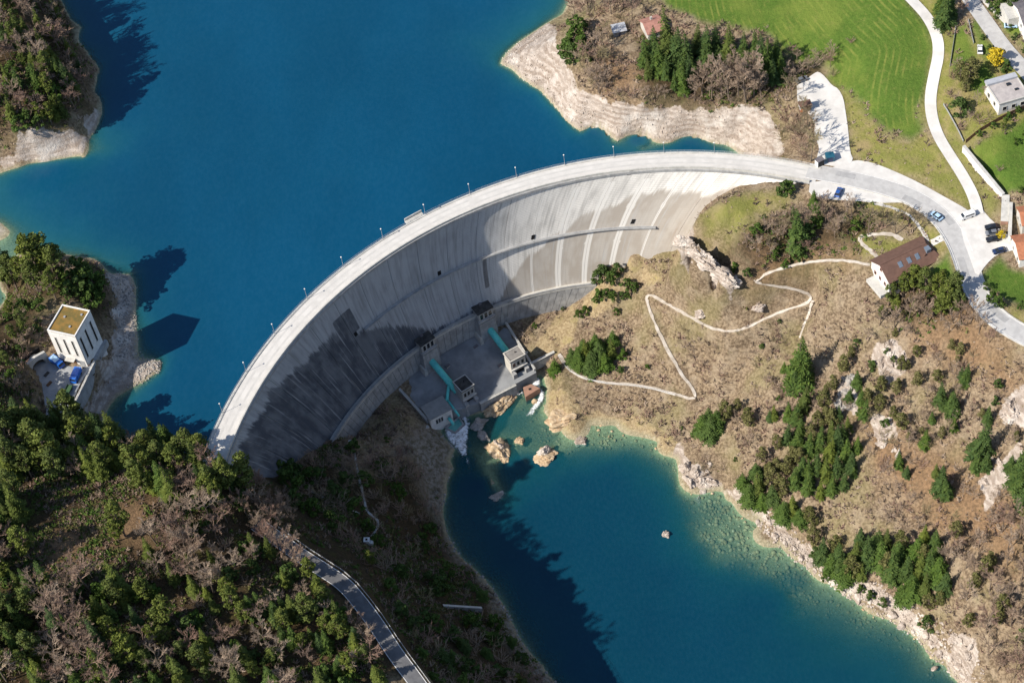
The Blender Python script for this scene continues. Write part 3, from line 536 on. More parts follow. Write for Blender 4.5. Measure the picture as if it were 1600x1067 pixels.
# ------------------------------------------------------------------ roads, pavements, paths
def strip(name, line, w, mat, label, dz=.0, off=0., th=.0, kind='structure', parent=None, step=1.5):
    V, F = ribbon(line, w, dz, off, step, th); o = link(name, mesh(name, V, F, mat), parent)
    if parent is None: prop(o, label, None, None, kind)
    return o
def slab(name, poly, mat, label, dz=.0, th=.4):
    A = np.array([[p[0], p[1], 1] for p in poly]); co = np.linalg.lstsq(A, np.array([p[2] for p in poly]), rcond=None)[0]
    z = [co[0]*p[0]+co[1]*p[1]+co[2]+dz for p in poly]
    if sum(poly[i][0]*poly[(i+1) % len(poly)][1]-poly[(i+1) % len(poly)][0]*poly[i][1] for i in range(len(poly))) < 0: poly = poly[::-1]; z = z[::-1]
    m = MB(); m.prism([p[:2] for p in poly], [q-th for q in z], z); return prop(m.add(name, mat), label, None, None, 'structure')
arcp = lambda r, z, a0, a1, st=1.: np.array([crest(math.radians(t), r, z) for t in np.arange(a0, a1+.001 if a1 > a0 else a1-.001, st if a1 > a0 else -st)])
slab('parking_ground', smooth(lot_p, 1).tolist(), M['pale_gravel'], 'pale gravel parking ground under bare trees by the dam', .05)
slab('road_shoulder', smooth(shoulder_p, 1).tolist(), M['pale_gravel'], 'wide pale shoulder on the meadow side of the road', .03)
slab('car_park', smooth(carpark_p, 1).tolist(), M['pale_gravel'], 'pale car park at the road fork', .055)
slab('layby', smooth(layby_p, 1).tolist(), M['pale_gravel'], 'lay-by on the gorge side of the road', .02)
slab('yard', yard_p, M['yard'], 'grey yard in front of the pump house', .05, 1.5)
strip('road', road_main, 6.6, M['asphalt'], 'main road leaving the dam crest and bending downhill', .10)
strip('road_edge_line', road_main, .22, M['white_line'], 'white edge line of the main road on the slope side', .107, -3.1)
strip('road_edge_line', road_main[8:], .22, M['white_line'], 'white edge line of the main road on the village side', .107, 3.1)
for i_, (a_, b_, o_) in enumerate(((6, 10, 1.2), (17, 21, -1.3), (24, 27, 1.4), (33, 39, -1.2), (44, 49, 1.3))): strip('road_patch', road_main[a_:b_], 2.2, M['patch'], 'slightly darker repair patch in the main road surface', .104, o_)
strip('kerb', road_main[6:], .35, M['kerb'], 'pale kerb along the slope side of the main road', .22, -3.5, .35)
strip('kerb', road_main[36:], .35, M['kerb'], 'pale kerb along the outside of the lower bend', .22, 3.5, .35)
strip('side_road', road_side, 3.7, M['pale_gravel'], 'narrow pale lane curving up past the meadow', .09)
strip('village_road', road_top, 5.4, M['asphalt'], 'village road between the gardens', .08)
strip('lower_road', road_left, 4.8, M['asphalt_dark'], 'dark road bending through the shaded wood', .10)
strip('road_edge_line', road_left, .16, M['white_line'], 'white line on the gorge side of the dark road', .107, 2.2)
strip('road_edge_line', road_left, .14, M['white_line'], 'white line on the hill side of the dark road', .107, -2.2)
def drape(line, dz=.1):
    q = dens(line, 1.2); q = q.copy(); q[:, 2] = [height(a[0], a[1])+dz for a in q]; return q
strip('footpath', drape(path_zig, .16), .95, M['path'], 'pale zig-zag footpath down the brushy slope', .05, 0, .25, step=1.2)
tp = lambda pts: drape(smooth(np.array([ground(*p) for p in pts]), 2), .14)
strip('footpath', tp([(545, 688), (552, 700), (556, 720), (560, 745), (568, 775), (572, 800), (590, 812), (592, 822), (580, 838)]), .9, M['kerb'], 'narrow stepped footpath from the dam foot down the shaded bank', .05, 0, .2, step=1.2)
strip('footpath', tp([(486, 768), (510, 780), (535, 790), (562, 802)]), .7, M['kerb'], 'faint track across the shaded bank', .05, 0, .2, step=1.2)
strip('footpath', tp([(1366, 318), (1400, 324), (1428, 338), (1442, 362), (1450, 378)]), 1.3, M['kerb'], 'pale path curving from the lay-by to the brown-roofed house', .05, 0, .2, step=1.2)
strip('footpath', tp([(1372, 405), (1358, 390), (1343, 376), (1346, 368), (1370, 366), (1395, 366), (1410, 376)]), 1.2, M['path'], 'pale garden path looping behind the brown-roofed house', .05, 0, .2, step=1.2)
strip('driveway', tp([(1478, 371), (1468, 374), (1455, 380)]), 2.6, M['kerb'], 'short pale drive from the road to the brown-roofed house', .05, 0, .2, step=1.2)
strip('footpath', tp([(1270, 470), (1264, 488), (1256, 510), (1250, 528)]), .9, M['path'], 'faint straight track below the upper hairpin', .03, 0, .2, step=1.2)
# ------------------------------------------------------------------ the arch dam
N = NT('dam_concrete'); at_ = N.attr('fuv').outputs['Vector']; sp = N.n('SeparateColor'); N.l(N.attr('stain_light').outputs['Color'], sp.inputs[0])
drip = N.noise(N.mapv(at_, (1, .06, 1)), .8, 7, .65); blot = N.noise(N.mapv(at_, (1, .5, 1)), .16, 6, .6); finn = N.noise(at_, 2.2, 6, .7)
lift = N.n('TexWave', wave_type='BANDS', bands_direction='Y'); N.l(at_, lift.inputs[0]); lift.inputs['Scale'].default_value = .42; lift.inputs['Distortion'].default_value = .6; lift.inputs['Detail'].default_value = 2
clean_lit = N.mix(sp.outputs[2], (.40, .42, .445), (.78, .75, .70))  # unstained concrete; sunlit side painted paler and warmer, shaded side bluish
clean_lit = N.mix(N.math('MULTIPLY', N.ramp(drip, .42, .72), .85), clean_lit, N.mix(.5, clean_lit, (.06, .055, .05)))
clean_lit = N.mix(N.math('MULTIPLY', N.ramp(blot, .42, .7), .6), clean_lit, N.mix(.42, clean_lit, (.10, .10, .10)))
clean_lit = N.mix(N.math('MULTIPLY', N.ramp(lift.outputs[1], .8, 1.), .32), clean_lit, (.14, .14, .14))
clean_lit = N.mix(N.math('MULTIPLY', N.ramp(finn, .35, .75), .25), clean_lit, (.22, .21, .20))
th_ = N.math('ADD', sp.outputs[0], N.math('MULTIPLY', N.math('SUBTRACT', N.math('ADD', N.math('MULTIPLY', N.noise(N.mapv(at_, (1, .12, 1)), .28, 6, .72), .72), N.math('MULTIPLY', N.noise(N.mapv(at_, (1, .08, 1)), 1.9, 6, .7), .28)), .5), N.math('SUBTRACT', 2.3, N.math('MULTIPLY', sp.outputs[2], 1.1)))); dk = N.ramp(th_, .36, .6)
darkc = N.mix(sp.outputs[2], (.062, .070, .086), (.36, .32, .275)); darkc = N.mix(N.ramp(blot, .4, .65), darkc, N.mix(.35, darkc, clean_lit))  # stain tone, also painted paler on the sunlit side
darkc = N.mix(N.math('MULTIPLY', N.ramp(lift.outputs[1], .8, 1.), .25), darkc, N.mix(.5, darkc, clean_lit))
cc = N.mix(dk, clean_lit, darkc); stk = N.ramp(N.noise(N.mapv(at_, (1, .018, 1)), 1.1, 5, .75), .56, .68); cc = N.mix(N.math('MULTIPLY', N.math('MULTIPLY', stk, dk), .75), cc, (.42, .43, .44)); stk2 = N.ramp(N.noise(N.mapv(at_, (1, .03, 1)), .7, 6, .8), .62, .70); cc = N.mix(N.math('MULTIPLY', stk2, .5), cc, N.mix(.35, cc, (0, 0, 0)))
wt = N.ramp(N.math('ADD', sp.outputs[1], N.math('MULTIPLY', N.math('SUBTRACT', drip, .5), .8)), .38, .62); cc = N.mix(N.math('MULTIPLY', wt, .8), cc, (.70, .68, .64))
rust = N.ramp(N.noise(N.mapv(at_, (1, .035, 1)), .33, 4), .66, .74); cc = N.mix(N.math('MULTIPLY', rust, .35), cc, (.26, .16, .10))
N.base(cc); N.rough(.9); N.bump(finn, .2, .12); M['dam'] = N.m
DZ = -60.
M['track'] = pm('worn_deck', (.50, .48, .45), (.43, .415, .39), .3, .9)
dam = empty('arch_dam', (-12., 430., DZ), 0, 'tall curved concrete arch dam with stained face and a road along its crest', 'dam')
rel_ = lambda V: np.asarray(V, float)-np.array([-12., 430., DZ])
dk_t = [54, 66, 74, 80, 84, 88, 92, 95, 98, 101, 104, 112, 118, 122, 128, 132, 135, 142, 150, 158, 168]
dk_z = [-6, -6.5, -8, -9, -11, -15, -19, -25, -30, -37, -43, -48, -46, -37, -27, -21, -16, -11, -7, -5, -5]  # upper edge of the dark stain; right of the towers partly painted shade
joints = [87.3+5.06*k for k in range(-6, 16)]
wide = {87.3-5.06: 1.3, 87.3: 1.6, 87.3+5.06: 1.5, 87.3-10.12: .8, 87.3+10.12: .5}
jr = np.random.default_rng(5)
def block(k, t0, t1):
    nt = 12; zs = np.r_[np.arange(-1.0, -50, -1.), np.arange(-50, -81, -5.)]; nz = len(zs)
    T = np.linspace(t0, t1, nt+1); T = np.r_[T[0], T[0]+.04, T[1:-1], T[-1]-.04, T[-1]]; n = len(T)
    V = []; st = []; uv = []
    for i, t in enumerate(T):
        for z in zs:
            p = face(math.radians(t), z, .22 if i in (0, n-1) else 0.); V.append(p)
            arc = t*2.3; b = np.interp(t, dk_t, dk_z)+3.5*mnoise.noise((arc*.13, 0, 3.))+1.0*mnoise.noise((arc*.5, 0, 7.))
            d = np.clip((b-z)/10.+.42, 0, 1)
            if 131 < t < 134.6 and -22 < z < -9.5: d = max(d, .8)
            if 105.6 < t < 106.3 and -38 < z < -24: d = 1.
            if z < -44 and t < 118: d = max(d, .45)  # low dark band near the base, stain mixed with painted shade
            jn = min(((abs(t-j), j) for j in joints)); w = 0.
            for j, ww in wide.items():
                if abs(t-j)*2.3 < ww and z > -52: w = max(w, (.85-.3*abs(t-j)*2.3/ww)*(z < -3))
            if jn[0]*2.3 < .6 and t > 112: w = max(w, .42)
            lit_side = float(sst((109-t)/9.))  # weight of the sunlight put into the concrete colour
            for zl, ta, tb in ((-10.5, 79, 94), (-14.5, 76, 97), (-29, 78, 92), (-7.5, 70, 84)):
                if abs(z-zl) < .6 and ta < t < tb and mnoise.noise((arc*.25, zl, 9.)) > -.15: w = max(w, .30)
            st.append((d, w, lit_side, 1)); uv.append((arc, z, 0))
    F = [(i*nz+j, i*nz+j+1, (i+1)*nz+j+1, (i+1)*nz+j) for i in range(n-1) for j in range(nz-1)]
    nf = len(F)
    # the back (upstream) and top of the block
    b = len(V)
    for t in T:
        for z in (-1., -20., -45., -80.):
            cx, cy, r = level_s(z); q = np.array([cx+(r+6.6+.1*(-z))*math.cos(math.radians(t)), cy+(r+6.6+.1*(-z))*math.sin(math.radians(t)), z]); V.append(q); st.append((.6, 0, .3, 1)); uv.append((t*2.3, z, 0))
    F += [(b+i*4+j, b+(i+1)*4+j, b+(i+1)*4+j+1, b+i*4+j+1) for i in range(n-1) for j in range(3)]
    F += [(i*nz, (i+1)*nz, b+(i+1)*4, b+i*4) for i in range(n-1)]
    me = mesh('block', rel_(V), F, M['dam']); c = me.color_attributes.new('stain_light', 'FLOAT_COLOR', 'POINT'); c.data.foreach_set('color', np.array(st, np.float32).ravel())
    a = me.attributes.new('fuv', 'FLOAT_VECTOR', 'POINT'); a.data.foreach_set('vector', np.array(uv, np.float32).ravel()); link('block', me, dam)
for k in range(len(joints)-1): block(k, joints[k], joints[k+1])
def ring(name, a0, a1, fo, fi, z0, z1, mat, parent=dam, st=1., lab=None):
    """curved bar between outer radius fn fo(t)->xyz and inner fn fi(t)"""
    T = np.arange(a0, a1+1e-6, st); V = []; F = []
    for t in T:
        o, i = fo(math.radians(t)), fi(math.radians(t))
        for p, z in ((o, z1), (i, z1), (i, z0), (o, z0)): V.append((p[0], p[1], z))
    for k in range(len(T)-1):
        for q in range(4): F.append((4*k+q, 4*k+(q+1) % 4, 4*k+4+(q+1) % 4, 4*k+4+q))
    F.append((0, 1, 2, 3)); e = 4*(len(T)-1); F.append((e+3, e+2, e+1, e))
    return link(name, mesh(name, rel_(V), F, mat), parent)
cr = lambda r: (lambda t: crest(t, r))
ring('crest_slab', 59.5, 164, cr(ROUT), cr(RIN-.5), -1.0, -.03, M['conc'])
ring('roadway', 59.5, 164, cr(ROUT-.75), cr(RIN+.35), -.03, .0, M['deck'])
ring('wheel_track', 60, 164, cr(ROUT-2.2), cr(ROUT-2.9), .0, .006, M['track']); ring('wheel_track', 60, 164, cr(ROUT-4.4), cr(ROUT-5.1), .0, .006, M['track'])
ring('parapet', 60.2, 164, cr(RIN+.30), cr(RIN-.12), -.03, .85, M['conc_light'])
ring('kerb', 59.5, 164, cr(ROUT), cr(ROUT-.7), -.03, .22, M['conc_light'])
rail = MB()
for dz in (.62, 1.1): rail.tube([rel_(crest(math.radians(t), ROUT-.12, dz)) for t in np.arange(60, 164, 1.)], .045, 4)
for t in np.arange(60, 164, .9): rail.tube([rel_(crest(math.radians(t), ROUT-.12, .2)), rel_(crest(math.radians(t), ROUT-.12, 1.1))], .04, 4)
rail.add('railing', M['metal'], dam)
ring('lookout', 114.6, 117.2, cr(ROUT+1.6), cr(ROUT), -.6, .12, M['conc_light'], st=.65)
ring('lookout_wall', 114.6, 117.2, cr(ROUT+1.6), cr(ROUT+1.35), .12, 1.1, M['conc_light'], st=.65)
fz = lambda z, off: (lambda t: face(t, z, off))
wk = ring('gallery_walkway', 76.5, 131.3, fz(-23., .15), fz(-23., -1.1), -23.35, -23., M['conc'])
g = MB()
for dz in (.5, 1.): g.tube([rel_(face(math.radians(t), -23., -1.)+np.array([0, 0, dz])) for t in np.arange(76.5, 131.4, 1.)], .035, 4)
g.add('walkway_rail', M['metal'], dam)
ring('base_walkway', 85, 152, fz(-46., .3), fz(-46., -1.7), -46.6, -46., M['conc_light'])
ring('base_parapet', 85, 152, fz(-46., -1.4), fz(-46., -1.7), -46., -45.1, M['conc'])
for px, py in ((556, 522), (687, 427.5), (833, 371), (989, 347), (985, 270)):
    p = at_face(px, py); t = math.degrees(math.atan2(p[1]-level_s(p[2])[1], p[0]-level_s(p[2])[0])); m = MB(); z = p[2]
    q = [rel_(face(math.radians(t+s), zz, o)) for zz in (z-.9, z+.9) for s, o in ((-.3, -.14), (.3, -.14), (.3, .3), (-.3, .3))]
    m.quadbox(q); m.add('gallery_opening', M['dark'], dam)
# toe wall below the base walkway: upright formwork panels
def toe(t, z):
    f = (-46.6-z)/11.; a = face(t, -46., -1.5); b = np.array([19.2+91.4*math.cos(t), 351.1+91.4*math.sin(t)]); return np.array([a[0]*(1-f)+b[0]*f, a[1]*(1-f)+b[1]*f, z])
t = 84.
while t < 152:
    dt = 1.45; m = MB(); e = .035; c8 = []
    for z in (-60.5, -46.6):
        a, b = toe(math.radians(t+e), z), toe(math.radians(t+dt-e), z); ra = np.array([math.cos(math.radians(t)), math.sin(math.radians(t)), 0]); jj = jr.uniform(-.05, .05)
        c8 += [rel_(a-ra*jj), rel_(b-ra*jj), rel_(b+ra*3), rel_(a+ra*3)]
    m.quadbox(c8); m.add('wall_panel', M['conc'], dam); t += dt
ring('toe_core', 84, 152, lambda t: toe(t, -60.)+np.array([math.cos(t), math.sin(t), 0])*2.5, lambda t: toe(t, -48.)+np.array([math.cos(t), math.sin(t), 0])*1.2, -61, -47.2, M['conc'])

# street lamps on the upstream edge
LP = MB(); LP.tube([(0, 0, 0), (0, 0, .5)], .12, 8); LP.tube([(0, 0, .5), (0, 0, 4.7)], [.07, .05], 6); pole = LP.mk('pole', M['metal'])
LP = MB(); LP.tube([(0, 0, 4.55), (0, 0, 4.7), (0, 0, 4.85), (0, 0, 5.0)], [.1, .24, .24, .06], 8); lh = LP.mk('lamp_head', M['render_white'])
ordn = ['first', 'second', 'third', 'fourth', 'fifth', 'sixth', 'seventh', 'eighth', 'ninth', 'tenth', 'eleventh', 'twelfth', 'thirteenth', 'fourteenth', 'fifteenth', 'sixteenth', 'seventeenth', 'eighteenth', 'nineteenth', 'twentieth']
for i in range(13):
    a = 2.70340348-.11771411*i; p = crest(a, ROUT-.3, .2)
    o = empty('street_lamp', tuple(p), 0, f'slim white lamp post on the water side of the dam crest, {ordn[i]} from the left', 'lamp post', 'lamp posts along the dam crest')
    link('pole', pole, o); link('lamp_head', lh, o)

# ------------------------------------------------------------------ buildings
def rect(c4, z):
    q = [at(x, y, z) for x, y in c4]; FLp, FRp, BR, BL = q
    u = (FRp-FLp)+(BR-BL); rz = math.atan2(u[1], u[0]); sx = np.linalg.norm(u)/2
    v = (BL-FLp)+(BR-FRp); n = np.array([-math.sin(rz), math.cos(rz), 0]); sy = abs(v @ n)/2; c = sum(q)/4
    return c, rz, sx, sy
def bld(name, label, cat, c4, zr, zb, wm, found=3., group=None):
    c, rz, sx, sy = rect(c4, zr); o = empty(name, (c[0], c[1], zb), rz, label, cat, group); h = zr-zb
    MB().box(-sx/2, sx/2, -sy/2, sy/2, -found, h-.02).add('wall', wm, o); return o, sx, sy, h
def win(o, face_, u, v, w, h, sx, sy, fm='conc_light', gm='glass', bars=0):
    """window on face f/b/l/r, centre u along the face, sill height v"""
    m = MB(); t = .12
    for (a, b, c, d) in ((-w/2-t, -w/2, 0, h), (w/2, w/2+t, 0, h), (-w/2-t, w/2+t, h, h+t), (-w/2-t*1.6, w/2+t*1.6, -t*1.3, 0)): m.box(a, b, -.10, .02, c, d)
    p = MB().box(-w/2, w/2, -.045, .02, 0, h)
    rz = {'f': 0, 'r': math.pi/2, 'b': math.pi, 'l': -math.pi/2}[face_]
    loc = {'f': (u, -sy/2, v), 'r': (sx/2, u, v), 'b': (-u, sy/2, v), 'l': (-sx/2, -u, v)}[face_]
    k = m.add('window', M[fm], o, loc=loc, rz=rz); p.add('pane', M[gm], k); return k
def flatroof(o, sx, sy, h, mat, over=.3, th=.3, par=0., pm_=None):
    MB().box(-sx/2-over, sx/2+over, -sy/2-over, sy/2+over, h, h+th).add('roof', M[mat], o)
    if par:
        m = MB(); a, b, t = sx/2+over, sy/2+over, .35
        m.box(-a, a, -b, -b+t, h+th, h+th+par); m.box(-a, a, b-t, b, h+th, h+th+par); m.box(-a, -a+t, -b+t, b-t, h+th, h+th+par); m.box(a-t, a, -b+t, b-t, h+th, h+th+par); m.add('parapet', M[pm_], o)
def gableroof(o, sx, sy, h, rise, mat, over=.5, hip=0., wm=None):
    a, b = sx/2+over, sy/2+over; m = MB(); t = .22
    for s in (-1, 1):
        pts = [(-a, s*b, h), (a-0, s*b, h), (a-hip, 0, h+rise), (-a, 0, h+rise)]
        if s > 0: pts = pts[::-1]
        m.poly(pts); m.poly([(x, y, z-t) for x, y, z in pts[::-1]])
        for i in range(4): p, q = pts[i], pts[(i+1) % 4]; m.poly([(p[0], p[1], p[2]-t), (q[0], q[1], q[2]-t), q, p])
    if hip: m.poly([(a, -b, h), (a, b, h), (a-hip, 0, h+rise)])
    k = m.add('roof', M[mat], o)
    MB().tube([(-a, 0, h+rise+.03), (a-hip, 0, h+rise+.03)], .13, 6).add('ridge', M[mat], k)
    if wm:
        hh = rise*(sy/2)/(b)-.1
        for s in ([-1, 1] if not hip else [-1]):
            x = s*sx/2; m = MB(); n = len(m.v)
            m.v += [(x, -sy/2, h-.02), (x, sy/2, h-.02), (x, 0, h+hh), (x-s*.3, -sy/2, h-.02), (x-s*.3, sy/2, h-.02), (x-s*.3, 0, h+hh)]; m.f += [(0, 1, 2), (3, 5, 4), (0, 2, 5, 3), (1, 4, 5, 2)]
            m.add('gable', wm, o)
    return k
# pump house
o, sx, sy, h = bld('pump_house', 'tall white pump house with slit windows and a mossy brown flat roof', 'building', [(73.2, 517), (115.7, 526.5), (143.3, 486.7), (98.5, 477.3)], 12., -3., M['render_white'], 9.)
flatroof(o, sx, sy, h, 'roof_moss', .0, .12, .45, 'render_white')
for u_, v_ in ((-.2, .1), (.15, -.2), (.3, .3)): MB().box(u_*sx-.3, u_*sx+.3, v_*sy-.3, v_*sy+.3, h+.12, h+.5).add('roof_vent', M['metal'], o)
MB().box(sx/2, sx/2+.06, -sy/2+.2, -sy/2+.4, -2, h-.2).add('drainpipe', M['metal'], o)
for u in (-.30, 0, .29): win(o, 'f', u*sx, 5., .55, 7.4, sx, sy, 'conc_light', 'dark')
for u in (-.33, -.02, .30): win(o, 'r', u*sy, 3., .75, 9.4, sx, sy, 'conc_light', 'dark')
m = MB(); m.box(-.5*sx+3.2, -.5*sx+6.4, -sy/2-1.6, -sy/2, 3., 3.3); k = m.add('canopy', M['conc_light'], o)
MB().box(-.5*sx+3.4, -.5*sx+6.2, -sy/2-.05, -sy/2+.1, .1, 2.9).add('door', M['wood'], o)
MB().box(sx/2-2.6, sx/2-.6, -sy/2-.06, -sy/2+.1, .1, 2.6).add('door', M['metal'], o)
MB().box(sx/2, sx/2+1.0, -sy/2-1.0, sy/2+1.0, -3., -.2).add('ledge', M['conc'], o)
# valve towers at the dam foot
def tower(c4, zr, zb, label, lit=False):
    o, sx, sy, h = bld('valve_tower', label, 'tower', c4, zr, zb, M['wall_grey'], 4., 'square valve towers at the dam foot')
    flatroof(o, sx, sy, h, 'roof_dark', .35, .4)
    MB().box(-.5, .5, -.2, 1.4, h+.4, h+.75).add('roof_hatch', M['roof_slate'], o)
    MB().box(-sx/2-.5, sx/2+.5, -sy/2-.7, -sy/2, h-4.1, h-3.5).add('balcony', M['conc'], o)
    for u in (-.3, 0, .3): win(o, 'f', u*sx, h-3.3, sx*.2, 2.5, sx, sy)
    m = MB(); m.box(-sx/2-.25, sx/2+.25, -sy/2-.3, sy/2, -2, h-5.2, .5); m.add('pedestal', M['conc'], o)
    MB().box(-sx/2-1.2, -sx/2-.3, -sy/2-1., sy/2, -2, 2.4, .3).add('buttress', M['conc_light'], o)
    return o, sx, sy, h
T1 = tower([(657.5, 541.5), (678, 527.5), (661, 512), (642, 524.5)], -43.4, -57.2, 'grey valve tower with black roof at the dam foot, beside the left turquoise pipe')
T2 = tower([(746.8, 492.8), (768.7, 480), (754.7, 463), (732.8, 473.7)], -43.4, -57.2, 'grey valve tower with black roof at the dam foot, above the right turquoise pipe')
def outlet_house(c4, zr, zb, label, wm, rm):
    o, sx, sy, h = bld('outlet_house', label, 'building', c4, zr, zb, M[wm], 2., 'small outlet houses beside the pool')
    flatroof(o, sx, sy, h, rm, .25, .35, .25, wm)
    for u in (-.29, 0, .29): win(o, 'f', u*sx, h-3.2, sx*.17, 1.9, sx, sy, wm)
    MB().box(-sx/2-.3, sx/2+.3, -sy/2-.6, -sy/2, h-4.4, h-4.0).add('cornice', M['conc_light'], o)
    MB().box(-sx/2-.25, -sx/2+1.1, -sy/2-1.6, -sy/2, -2, h-5.4, .25).add('pier', M['conc'], o); MB().box(sx/2-1.1, sx/2+.25, -sy/2-1.6, -sy/2, -2, h-5.4, .25).add('pier', M['conc'], o)
    MB().box(-sx/2+1.2, sx/2-1.2, -sy/2-.08, -sy/2+.1, 0, h-5.6).add('gate_opening', M['dark'], o)
    MB().tube([(sx*.1, sy*.1, h+.3), (sx*.1, sy*.1, h+.9)], .18, 8).add('roof_vent', M['dark'], o)
    return o, sx, sy, h
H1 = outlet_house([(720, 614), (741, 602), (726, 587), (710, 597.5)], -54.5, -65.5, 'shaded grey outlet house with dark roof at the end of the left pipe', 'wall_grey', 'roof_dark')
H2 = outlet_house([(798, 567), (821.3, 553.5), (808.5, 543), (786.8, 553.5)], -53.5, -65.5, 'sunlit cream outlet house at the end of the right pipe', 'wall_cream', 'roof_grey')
m = MB(); o, sx, sy = H2[0], H2[1], H2[2]; m.box(sx/2, sx/2+2.2, -.3, .3, 9.6, 10.0); m.add('bracket', M['metal'], o)
# low machine house
o, sx, sy, h = bld('machine_house', 'low pale machine house with flat grey roof above the white water', 'building', [(672.8, 655.6), (707.5, 638.8), (688.8, 620), (656.9, 637.8)], -58.2, -63.2, M['render_white'], 4.)
flatroof(o, sx, sy, h, 'roof_slab', .2, .3)
for u in (-.22, -.1, .02): win(o, 'f', u*sx, 1.5, .65, 2.1, sx, sy)
MB().box(sx*.28, sx*.42, -sy/2-.06, -sy/2+.1, .2, 2.6).add('door', M['metal'], o)

# apron, walls and pipes between the towers and the outlet houses
ap = [(627, 607, -57.6), (654, 575, -57.4), (725, 535, -57.4), (795, 503, -57.4), (806, 522, -58.4), (838, 582, -61.3), (805, 600, -61.3), (752, 628, -61.3), (722, 640, -61.3), (690, 645, -61.0), (668, 655, -60.6)]
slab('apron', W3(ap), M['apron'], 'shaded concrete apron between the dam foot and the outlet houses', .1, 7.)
def wall(name, label, a, b, top, th, h, mat, cat='wall', kindv=None, parent=None, n=1):
    A, B = at(*a), at(*b); d = (B-A)[:2]; ln = np.hypot(*d); rz = math.atan2(d[1], d[0])
    o = empty(name, tuple(A), rz, label, cat) if parent is None else parent
    dz = B[2]-A[2]; cnt = max(1, int(ln/n)) if n > 1 else 1; e = .02 if cnt > 1 else 0
    for k in range(cnt):
        x0, x1 = ln*k/cnt+e, ln*(k+1)/cnt-e; z0, z1 = dz*k/cnt, dz*(k+1)/cnt
        m = MB(); m.quadbox([(x0, -th/2, z0-h), (x1, -th/2, z1-h), (x1, th/2, z1-h), (x0, th/2, z0-h), (x0, -th/2, z0+top), (x1, -th/2, z1+top), (x1, th/2, z1+top), (x0, th/2, z0+top)]); m.add('wall_section' if cnt > 1 else 'wall', M[mat], o)
    m = MB(); m.quadbox([(-.05, -th/2-.08, top), (ln+.05, -th/2-.08, dz+top), (ln+.05, th/2+.08, dz+top), (-.05, th/2+.08, top), (-.05, -th/2-.08, top+.15), (ln+.05, -th/2-.08, dz+top+.15), (ln+.05, th/2+.08, dz+top+.15), (-.05, th/2+.08, top+.15)]); m.add('coping', M['conc_light' if mat != 'roof_dark' else mat], o)
    return o
wall('retaining_wall', 'sloping concrete wall on the left side of the apron', (625, 611, -57.6), (668, 659, -60.6), 1.3, .7, 7, 'conc', n=4)
wall('retaining_wall', 'sloping concrete wall on the right side of the apron', (791, 507, -57.4), (836, 580, -61.2), 1.2, .7, 6, 'conc', n=4)
wall('retaining_wall', 'concrete wall along the front edge of the apron above the ochre rock', (750, 631, -61.3), (806, 602, -61.3), .3, .8, 7, 'conc', n=4)
wall('retaining_wall', 'low concrete wall running left from the machine house', (617, 698, -58), (670, 668, -62), .9, .9, 3, 'conc_light', n=4)
wall('retaining_wall', 'dark curved wall from the lit outlet house towards the single round tree', (824, 572, -60.5), (866, 551, -59.5), .5, .8, 4, 'conc', n=4)
wall('retaining_wall', 'dark concrete retaining wall with pale coping in the shaded bushes', tuple([693, 946, ground(693, 946)[2]+1]), tuple([753, 950, ground(753, 950)[2]+2.2]), .3, .6, 5, 'conc', n=4)
def barpipe(name, label, cat, pts, r, mat, flange=0, n=12, extra=None):
    q = [at(*p) for p in pts]; b = q[0]; o = empty(name, tuple(b), 0, label, cat)
    q = [p-b for p in q]; MB().tube(q, r, n).add('pipe', M[mat], o, True)
    for a, c in zip(q[:-1], q[1:]):
        ln = np.linalg.norm(c-a); d = (c-a)/ln
        if flange:
            k = int(ln/flange)
            for i in range(1, k+1): p = a+d*ln*i/(k+1); MB().tube([p-d*.09, p+d*.09], r+.09, n).add('flange', M[mat], o)
    return o, b, q
o1, b1, q1 = barpipe('penstock', 'turquoise pipe from the left valve tower, forking above the white water', 'pipe', [(667.5, 556, -52.6), (714.5, 612, -59.6)], 1.2, 'turq', 2.4)
br = [at(701.5, 599, -58.0)-b1, at(698.5, 624, -59.6)-b1, at(717.5, 650, -61.8)-b1]
MB().tube(br[:2], .55, 10).add('branch_pipe', M['turq'], o1, True); MB().tube(br[1:], [.45, .42], 10).add('branch_pipe', M['turq'], o1, True)
MB().tube([br[1]-np.array([.5, .2, 0]), br[1]+np.array([.5, .2, 0])], .5, 10).add('valve', M['turq'], o1)
c = at(702.5, 600, -58.0)-b1; MB().box(c[0]-.8, c[0]+.8, c[1]-.4, c[1]+.4, c[2]+.2, c[2]+1.0).add('valve', M['turq'], o1)
for f_ in (.3, .65): p = q1[0]*(1-f_)+q1[1]*f_; MB().box(p[0]-1.2, p[0]+1.2, p[1]-.35, p[1]+.35, p[2]-2.6, p[2]-.5).add('saddle', M['conc'], o1)
o2, b2, q2 = barpipe('penstock', 'turquoise pipe from the right valve tower down to the lit outlet house', 'pipe', [(760.5, 508, -52.6), (800, 561, -59.8)], 1.2, 'turq', 2.4)
for f_ in (.3, .65): p = q2[0]*(1-f_)+q2[1]*f_; MB().box(p[0]-1.2, p[0]+1.2, p[1]-.35, p[1]+.35, p[2]-2.6, p[2]-.5).add('saddle', M['conc'], o2)
barpipe('drain_pipe', 'long pale pipe across the front of the apron between the outlet houses', 'pipe', [(742, 600.5, -60.2), (788, 574.5, -60.2)], .22, 'conc_light', 0, 8)
barpipe('cable_duct', 'dark cable duct running across the apron', 'duct', [(728, 533, -57.3), (745, 552, -58.6), (766, 577, -60.4)], .16, 'roof_dark', 0, 6)
